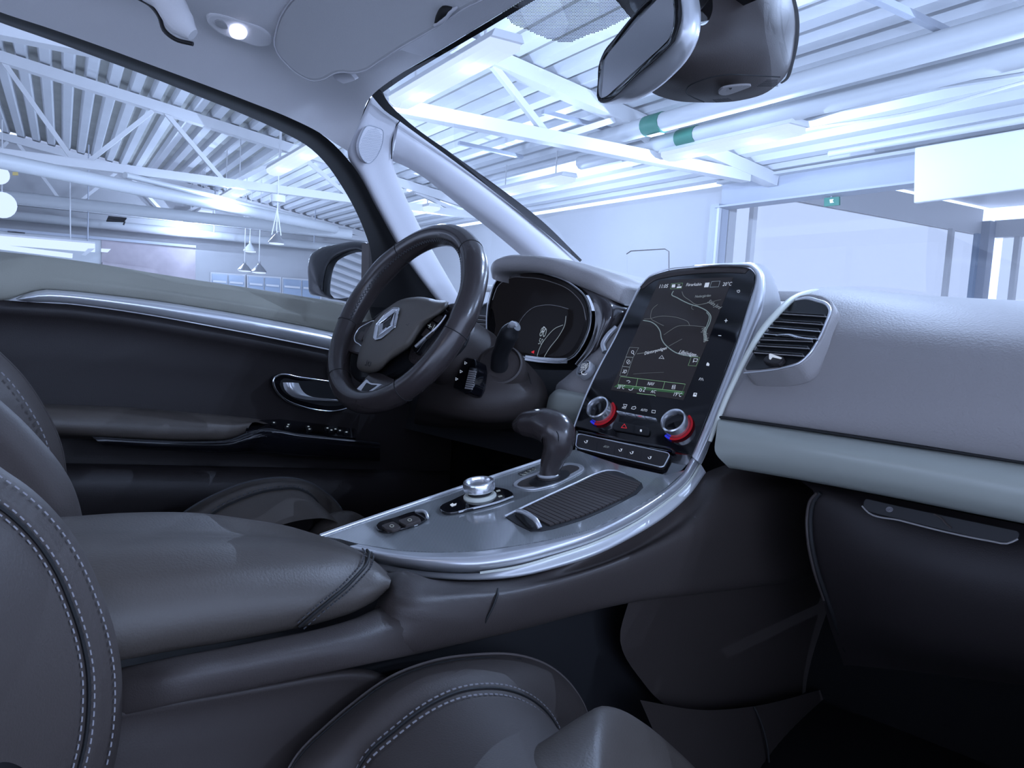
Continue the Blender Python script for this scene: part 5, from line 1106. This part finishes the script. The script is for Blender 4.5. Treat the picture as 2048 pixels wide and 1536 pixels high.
tube('pod_ring', [WP.on(x, y, .005) for x, y in ((831, 693), (848, 678), (866, 662), (884, 642), (892, 630))], [.0025, .003, .0026, .002, .0015], M['silver'], wh, n=30, seg=8)
for q in (((842, 670), (852, 656), (858, 660), (848, 674)), ((854, 654), (864, 642), (870, 646), (860, 658)), ((866, 640), (878, 630), (884, 632), (874, 644)), ((850, 676), (862, 662), (868, 664), (856, 676))): slab('wheel_button', WP, q, .004, .0065, M['plastic_mid'], wh, r=.001, bevel=.0004)
for a, b in (((856, 650), (863, 654)), ((861, 648), (858, 656)), ((870, 650), (864, 660))): stroke('button_mark', WP, (a, b), .0009, M['uidim'], wh, off=.0067)
slab('lower_spoke', WP, ((712, 790), (735, 750), (775, 752), (790, 764), (760, 790), (725, 806)), -.02, -.006, M['rimleather'], wh, spline=36, bevel=.003)
ls_ = ((703, 796), (712, 779), (733, 758), (741, 766), (764, 768), (750, 778), (728, 794), (714, 800))
slab('lower_spoke_insert', WP, ls_, -.006, .003, M['silver'], wh, r=.003, bevel=.001)
slab('insert_gap', WP, ((716, 790), (733, 765), (742, 769), (754, 770), (742, 778), (727, 788)), .0028, .0038, M['black'], wh, r=.002)
slab('cover_gap', WP, ((724, 744), (748, 748), (766, 742), (790, 720), (812, 700), (818, 712), (795, 740), (770, 752), (738, 754), (722, 750)), -.022, -.012, M['black'], wh, spline=36)
# column shroud
cs = thing('steering_column', 'dark steering column shroud with wiper stalk and rotary light switch', 'steering column', (-.36, 1.0, .6))
def yy(*p): return [P(a, b, y=c) for a, b, c in p]
loft('column_shroud', [yy((905, 640, .93), (915, 632, .94), (935, 640, .95), (960, 665, .96), (985, 690, .98), (1010, 702, 1.0), (1040, 712, 1.04)),
   yy((880, 700, .90), (900, 690, .91), (930, 694, .92), (962, 712, .93), (1000, 734, .95), (1035, 752, .97), (1070, 742, 1.04)),
   yy((860, 745, .88), (890, 745, .89), (930, 752, .89), (970, 770, .90), (1010, 782, .92), (1050, 790, .95), (1090, 770, 1.04)),
   yy((840, 790, .88), (880, 800, .88), (930, 812, .88), (975, 820, .90), (1020, 822, .93), (1060, 820, .97), (1098, 800, 1.05)),
   yy((830, 830, .95), (880, 840, .95), (930, 846, .96), (980, 850, .98), (1030, 846, 1.0), (1070, 836, 1.03), (1100, 820, 1.08)),
   yy((830, 850, 1.15), (880, 856, 1.15), (930, 858, 1.15), (980, 860, 1.15), (1030, 856, 1.15), (1070, 846, 1.15), (1100, 830, 1.15))], M['plastic_mid'], cs, n=40, m=6)
tube('shroud_seam', yy((1040, 715, 1.03), (1056, 745, .99), (1064, 775, .985), (1072, 800, 1.0)), .0008, M['seam'], cs, n=20, seg=6)
# stalk
tdir = (P(1022, 662, y=.895)-P(1002, 735, y=.915)).normalized(); sax = (tdir+Vector((.35, -.9, 0))).normalized()
sb0 = P(1001, 730, y=.935)
revolve('stalk_boot', sb0-sax*.03, sax, [(.046, -.02), (.044, .018), (.039, .034), (.036, .036), (.0335, .031)], M['plastic_mid'], cs, 40)
revolve('boot_insert', sb0-sax*.01, sax, [(.036, -.004), (.033, .002), (.024, .006), (.012, .008)], M['black'], cs, 40)
tube('wiper_stalk', [P(999, 735, y=.935), P(1000, 712, y=.925), P(1008, 690, y=.918), P(1016, 672, y=.912), P(1025, 658, y=.91), P(1033, 652, y=.91)], [.0160, .0150, .0145, .0165, .0165, .009], M['black'], cs, n=30, seg=18)
tube('stalk_highlight', [P(1016, 655, y=.900), P(1025, 649, y=.900), P(1033, 650, y=.900)], [.002, .0065, .003], M['silver'], cs, n=10, seg=8)
# audio satellite
sp_ = Plane(P(905, 778, y=.865), P(945, 790, y=.865), P(935, 715, y=.885))
st2 = slab('audio_satellite', sp_, ((932, 714), (950, 718), (953, 735), (948, 770), (940, 786), (930, 788), (905, 775), (912, 752)), -.03, .0, M['gloss'], cs, r=.004, bevel=.002)
V_, F_ = tube_geo([sp_.on(938, 776, .0), sp_.on(948, 738, .0)], .0075, 18); mesh('scroll_wheel', V_, F_, M['black'], cs, smooth=True, autos=50)
for k in range(9):
    f = (k+.5)/9; a = sp_.on(930+f*9, 778-f*38, .0075); b = sp_.on(944+f*9, 780-f*38, .0055); V_, F_ = box_geo(a, b, .0022, .0022, up=sp_.n); mesh('wheel_ridge', V_, F_, M['pad'], cs)
for x, y in ((931, 726), (922, 743), (913, 758)):
    stroke('satellite_mark', sp_, [(x+3*math.cos(a), y+3*math.sin(a)) for a in (0, 2.1, 4.2)], .0008, M['ui'], st2, off=.0005, closed=True)
# ================================================================ SEATS
def S3(*p): return [P(a, b, x=c) for a, b, c in p]
ps = thing('passenger_seat', 'dark leather passenger seat with grey double stitching, nearest the camera', 'car seat', (.3, .3, .1))
E1_ = S3((-80, 870, .14), (0, 935, .14), (60, 977, .14), (120, 1036, .14), (170, 1110, .14), (205, 1190, .14), (230, 1270, .14), (242, 1340, .14), (243, 1420, .14), (236, 1490, .14), (215, 1580, .14))
def off3(c, dx, dy, x): return [P(p[0]+dx, p[1]+dy, x=x) for p in c]
e1px = ((-80, 870), (0, 935), (60, 977), (120, 1036), (170, 1110), (205, 1190), (230, 1270), (242, 1340), (243, 1420), (236, 1490), (215, 1580))
def inset(px, d):
    out = []
    for i, p in enumerate(px):
        a = px[max(0, i-1)]; b = px[min(len(px)-1, i+1)]; tx, ty = b[0]-a[0], b[1]-a[1]; l = math.hypot(tx, ty); out.append((p[0]-ty/l*d, p[1]+tx/l*d))
    return out
def XL(px, x): return [P(a, b, x=x) for a, b in px]
loft('backrest_bolster', [XL(inset(e1px, 2), .10), XL(inset(e1px, 0), .128), XL(inset(e1px, 8), .140), XL(inset(e1px, 30), .152), XL(inset(e1px, 55), .160), XL(inset(e1px, 66), .160)], M['leather_soft'], ps, n=60, m=6)
loft('backrest_centre', [XL(inset(e1px, 66), .160), XL(inset(e1px, 72), .162), XL(inset(e1px, 90), .172), XL(inset(e1px, 150), .19), XL(inset(e1px, 230), .21), XL([(x-330, y+40) for x, y in e1px], .23)], M['leather_soft'], ps, n=60, m=5)
tube('seam_groove', XL(inset(e1px, 66), .1618), .0014, M['seam'], ps, n=60, seg=6)
for d, x in ((14, .1465), (55, .1625), (78, .1665)): stitches(XL(inset(e1px, d), x), ps, M['thread'], seg=.0036, gap=.0028, r=.0006, lift=.001)
c1px = ((545, 1600), (600, 1504), (650, 1455), (700, 1412), (780, 1355), (860, 1324), (950, 1310), (1040, 1312), (1100, 1334), (1145, 1374), (1172, 1420), (1185, 1470))
c2px = ((690, 1600), (730, 1515), (790, 1460), (850, 1415), (910, 1386), (970, 1376), (1030, 1384), (1070, 1404), (1105, 1440), (1125, 1480), (1140, 1520))
cr = resample(XL(c1px, .14), 12)
loft('cushion_bolster', [[v+Vector((-.025, 0, -.05)) for v in XL(c1px, .135)], [v+Vector((-.010, 0, -.012)) for v in XL(c1px, .135)], XL(c1px, .140), XL([(x+3, y+8) for x, y in c1px], .152),
   [P(a[0]*.5+b[0]*.5+2, a[1]*.5+b[1]*.5-2, x=.185) for a, b in zip([c1px[int(i*11/10)] for i in range(11)], c2px)], [P(x, y-6, x=.205) for x, y in c2px], [P(x, y, x=.210) for x, y in c2px]], M['leather_soft'], ps, n=60, m=6)
c3px = [(x+60, y+70) for x, y in c2px]; c4px = [(x+150, y+190) for x, y in c2px]
loft('cushion_centre', [XL(c2px, .210), XL([(x+2, y+6) for x, y in c2px], .214), XL([(x+20, y+30) for x, y in c2px], .235), XL(c3px, .27), XL(c4px, .36), XL([(x+260, y+400) for x, y in c2px], .46)], M['leather_soft'], ps, n=60, m=5)
tube('seam_groove', XL(c2px, .2115), .0014, M['seam'], ps, n=60, seg=6)
tube('piping', XL([(x, y-1) for x, y in c1px], .1415), .0013, M['piping'], ps, n=80, seg=6)
tube('piping', XL([(x+2, y+6) for x, y in c1px[:8]], .150), .0010, M['seam'], ps, n=60, seg=6)
stitches(XL([(x+1, y-9) for x, y in c2px], .206), ps, M['thread'], seg=.0042, gap=.0028, r=.0006, lift=.002)
stitches(XL([(x+3, y+12) for x, y in c2px], .220), ps, M['thread'], seg=.0042, gap=.0028, r=.0006, lift=.002)
# thigh support piece
t0 = ((985, 1600), (1010, 1535), (1060, 1500), (1110, 1468), (1160, 1436), (1200, 1415), (1230, 1418), (1290, 1450), (1350, 1500), (1410, 1560), (1440, 1600))
loft('thigh_support', [[v+Vector((0, .02, -.06)) for v in XL(t0, .30)], [v+Vector((0, .006, -.012)) for v in XL(t0, .295)], XL(t0, .30), [P(x*.8+1200*.2, y*.8+1560*.2, x=.33) for x, y in t0], [P(x*.45+1200*.55, y*.45+1640*.55, x=.37) for x, y in t0], [P(x*.2+1200*.8, y*.2+1700*.8, x=.40) for x, y in t0]], M['leather'], ps, n=40, m=5)
# seat side shield
sh = ((60, 1450), (243, 1412), (350, 1395), (450, 1378), (550, 1360), (640, 1344), (700, 1338), (750, 1344), (785, 1362), (805, 1390))
loft('side_shield', [[v+Vector((-.02, 0, -.01)) for v in XL(sh, .112)], XL(sh, .115), XL([(x, y+12) for x, y in sh], .123), XL([(x-4, y+26) for x, y in sh], .120), XL([(x-10, y+110) for x, y in sh], .118), XL([(x-20, y+260) for x, y in sh], .118)], M['plastic_mid'], ps, n=40, m=6)
prism('seat_core', [Vector((.17, -.25, .05)), Vector((.62, -.25, .05)), Vector((.62, .50, .05)), Vector((.17, .50, .05))], Vector((0, 0, .10)), M['black'], ps)
# driver seat
dsx = thing('driver_seat', 'dark leather driver seat behind the armrest, farther from the camera', 'car seat', (-.35, .3, .1))
d1 = ((-80, 650), (-40, 672), (0, 706), (45, 752), (85, 810), (112, 862), (126, 905), (131, 940), (132, 1000), (128, 1060))
loft('backrest_bolster', [XL(inset(d1, 1), -.62), XL(inset(d1, 0), -.60), XL(inset(d1, 8), -.58), XL(inset(d1, 32), -.55), XL(inset(d1, 70), -.53), XL([(x-160, y+50) for x, y in d1], -.50)], M['leather_soft'], dsx, n=50, m=5)
stitches(XL(inset(d1, 26), -.548), dsx, M['thread'], seg=.006, gap=.0045, r=.0011, lift=.002)
tube('piping', XL(inset(d1, 0), -.597), .0015, M['plastic_mid'], dsx, n=60, seg=6)
d2 = ((-80, 745), (-40, 768), (0, 802), (40, 838), (80, 880), (115, 922), (143, 968), (158, 1010), (166, 1050), (168, 1100))
loft('inner_bolster', [XL(inset(d2, 1), -.18), XL(inset(d2, 0), -.155), XL(inset(d2, 10), -.143), XL(inset(d2, 45), -.135), XL(inset(d2, 90), -.14), XL([(x-200, y+60) for x, y in d2], -.15)], M['leather_soft'], dsx, n=50, m=5)
q1 = ((330, 1060), (365, 1028), (400, 1005), (440, 985), (490, 966), (540, 957), (585, 957), (620, 966), (650, 984), (670, 1002), (684, 1022), (690, 1050))
q2 = ((390, 1060), (415, 1036), (440, 1018), (480, 999), (520, 985), (560, 978), (590, 977), (612, 984), (630, 998), (642, 1018), (650, 1050))
loft('cushion_bolster', [[v+Vector((-.03, 0, -.06)) for v in XL(q1, -.52)], XL(q1, -.51), XL([(x+2, y+6) for x, y in q1], -.49), [P(a[0]*.5+b[0]*.5, a[1]*.5+b[1]*.5, x=-.46) for a, b in zip(q1, q2)] , XL(q2, -.445), XL([(x+20, y+20) for x, y in q2], -.42), XL([(x+60, y+60) for x, y in q2], -.38)], M['leather'], dsx, n=50, m=5)
tube('seam_groove', XL(q2, -.443), .0020, M['seam'], dsx, n=50, seg=6)
tube('piping', XL(q1, -.508), .0022, M['thread_dark'], dsx, n=60, seg=6)
stitches(XL([(x-3, y-5) for x, y in q2], -.448), dsx, M['thread_dark'], seg=.005, gap=.004, r=.0011, lift=.003)
t1 = ((600, 1090), (640, 1040), (670, 1024), (700, 1022), (730, 1035), (760, 1062), (780, 1100))
loft('thigh_support', [[v+Vector((0, .02, -.06)) for v in XL(t1, -.42)], XL(t1, -.42), [P(x*.7+690*.3, y*.7+1100*.3, x=-.38) for x, y in t1], [P(x*.3+690*.7, y*.3+1140*.7, x=-.34) for x, y in t1]], M['leather'], dsx, n=30, m=5)
prism('seat_core', [Vector((-.55, -.25, .05)), Vector((-.17, -.25, .05)), Vector((-.17, .60, .05)), Vector((-.55, .60, .05))], Vector((0, 0, .12)), M['black'], dsx)
# metal bracket glint under the console
tag(prism('seat_bracket', S3((1094, 1258, .05), (1080, 1290, .05), (1062, 1302, .05), (1068, 1270, .05)), Vector((-.004, 0, 0)), M['pad']), 'small pale bracket in the dark gap under the console', 'bracket')
# clear upright plate with pale edge behind the cluster
hg_ = [P(x, y, x=v) for x, y, v in ((1253, 545, -.40), (1338, 545, -.29), (1338, 503, -.29), (1330, 498, -.30), (1262, 502, -.39), (1253, 508, -.40))]
upg = thing('upright_glass', 'small clear glass plate standing on the dashboard top', 'glass', hg_[0])
prism('glass_plate', hg_, Vector((0, .004, 0)), M['glass'], upg); tube('glass_edge', hg_[1:], .0012, M['pad'], upg, seg=6)

# unseen fill lamp added behind the camera to lighten seats, console and dash
rl = thing('cabin_fill_lamp', 'unseen fill lamp added under the roof between the front seats', 'lamp', (0, -.35, 1.23))
prism('lamp_body', [Vector((-.08, -.40, 1.225)), Vector((.08, -.40, 1.225)), Vector((.08, -.30, 1.225)), Vector((-.08, -.30, 1.225))], Vector((0, 0, .012)), M['liner'], rl)
prism('lamp_lens', [Vector((-.05, -.38, 1.218)), Vector((.05, -.38, 1.218)), Vector((.05, -.32, 1.218)), Vector((-.05, -.32, 1.218))], Vector((0, 0, .008)), M['lamp'], rl)
ld = bpy.data.lights.new('cabin_fill_light', 'POINT'); ld.energy = .5; ld.color = (1, .93, .9); ld.shadow_soft_size = .07
lo = bpy.data.objects.new('cabin_fill_light', ld); COL.objects.link(lo); lo.parent = rl; lo.location = (0, 0, -.06)
# ---- bodies of the seats and the cabin side behind the door, as they stand beyond the frame
def rbox(name, secs, mat, parent, n=32):
    """loft of rounded rectangles: (centre, half x, half depth, tilt vector)"""
    rings = []
    for c, hx, hy, ax in secs:
        c = Vector(c); u = Vector((1, 0, 0)); v = Vector(ax).normalized()
        rings.append([c+u*(hx*math.copysign(abs(math.cos(t))**.5, math.cos(t)))+v*(hy*math.copysign(abs(math.sin(t))**.5, math.sin(t))) for t in [2*math.pi*(k+.5)/n for k in range(n)]])
    return loft(name, rings, mat, parent, n=n, m=3, closed=True, capped=True)
for par, cx_, y0, hx in ((dsx, -.375, .13, .19),):
    rbox('backrest_core', [((cx_, y0, .26), hx*.9, .05, (0, 1, .2)), ((cx_, y0-.02, .34), hx, .07, (0, 1, .2)), ((cx_, y0-.10, .60), hx, .07, (0, 1, .25)), ((cx_, y0-.19, .88), hx*.92, .06, (0, 1, .25)), ((cx_, y0-.22, .96), hx*.6, .04, (0, 1, .25))], M['leather'], par)
rbox('head_restraint', [((-.375, -.09, .99), .08, .04, (0, 1, .2)), ((-.375, -.10, 1.03), .12, .05, (0, 1, .2)), ((-.375, -.12, 1.13), .12, .05, (0, 1, .2)), ((-.375, -.13, 1.17), .08, .03, (0, 1, .2))], M['leather'], dsx)
rbox('cushion_core', [((-.37, .28, .16), .19, .30, (0, 1, .1)), ((-.37, .28, .24), .20, .32, (0, 1, .1)), ((-.37, .28, .29), .18, .30, (0, 1, .1))], M['leather'], dsx)
sd = thing('rear_cabin_side', 'dark cabin side panel behind the driver door with grey upper pillar', 'side panel', (-.80, -.5, .4))
prism('lower_lining', [Vector((-.80, -1.4, .0)), Vector((-.80, .21, .0)), Vector((-.80, .21, .70)), Vector((-.80, -1.4, .76))], Vector((-.03, 0, 0)), M['plastic'], sd, bevel=.01)
prism('pillar_lining', [Vector((-.80, -.22, .72)), Vector((-.80, -.06, .72)), Vector((-.64, -.10, 1.10)), Vector((-.64, -.24, 1.10))], Vector((-.04, 0, 0)), M['pillar'], sd, bevel=.01)
prism('waist_pad', [Vector((-.79, -1.4, .68)), Vector((-.79, .20, .66)), Vector((-.79, .20, .75)), Vector((-.79, -1.4, .80))], Vector((-.04, 0, 0)), M['doorpad'], sd, bevel=.01)
prism('door_bottom', [Vector((-.765, .18, .0)), Vector((-.765, 1.2, .0)), Vector((-.765, 1.2, .40)), Vector((-.765, .18, .36))], Vector((-.03, 0, 0)), M['plastic'], door)
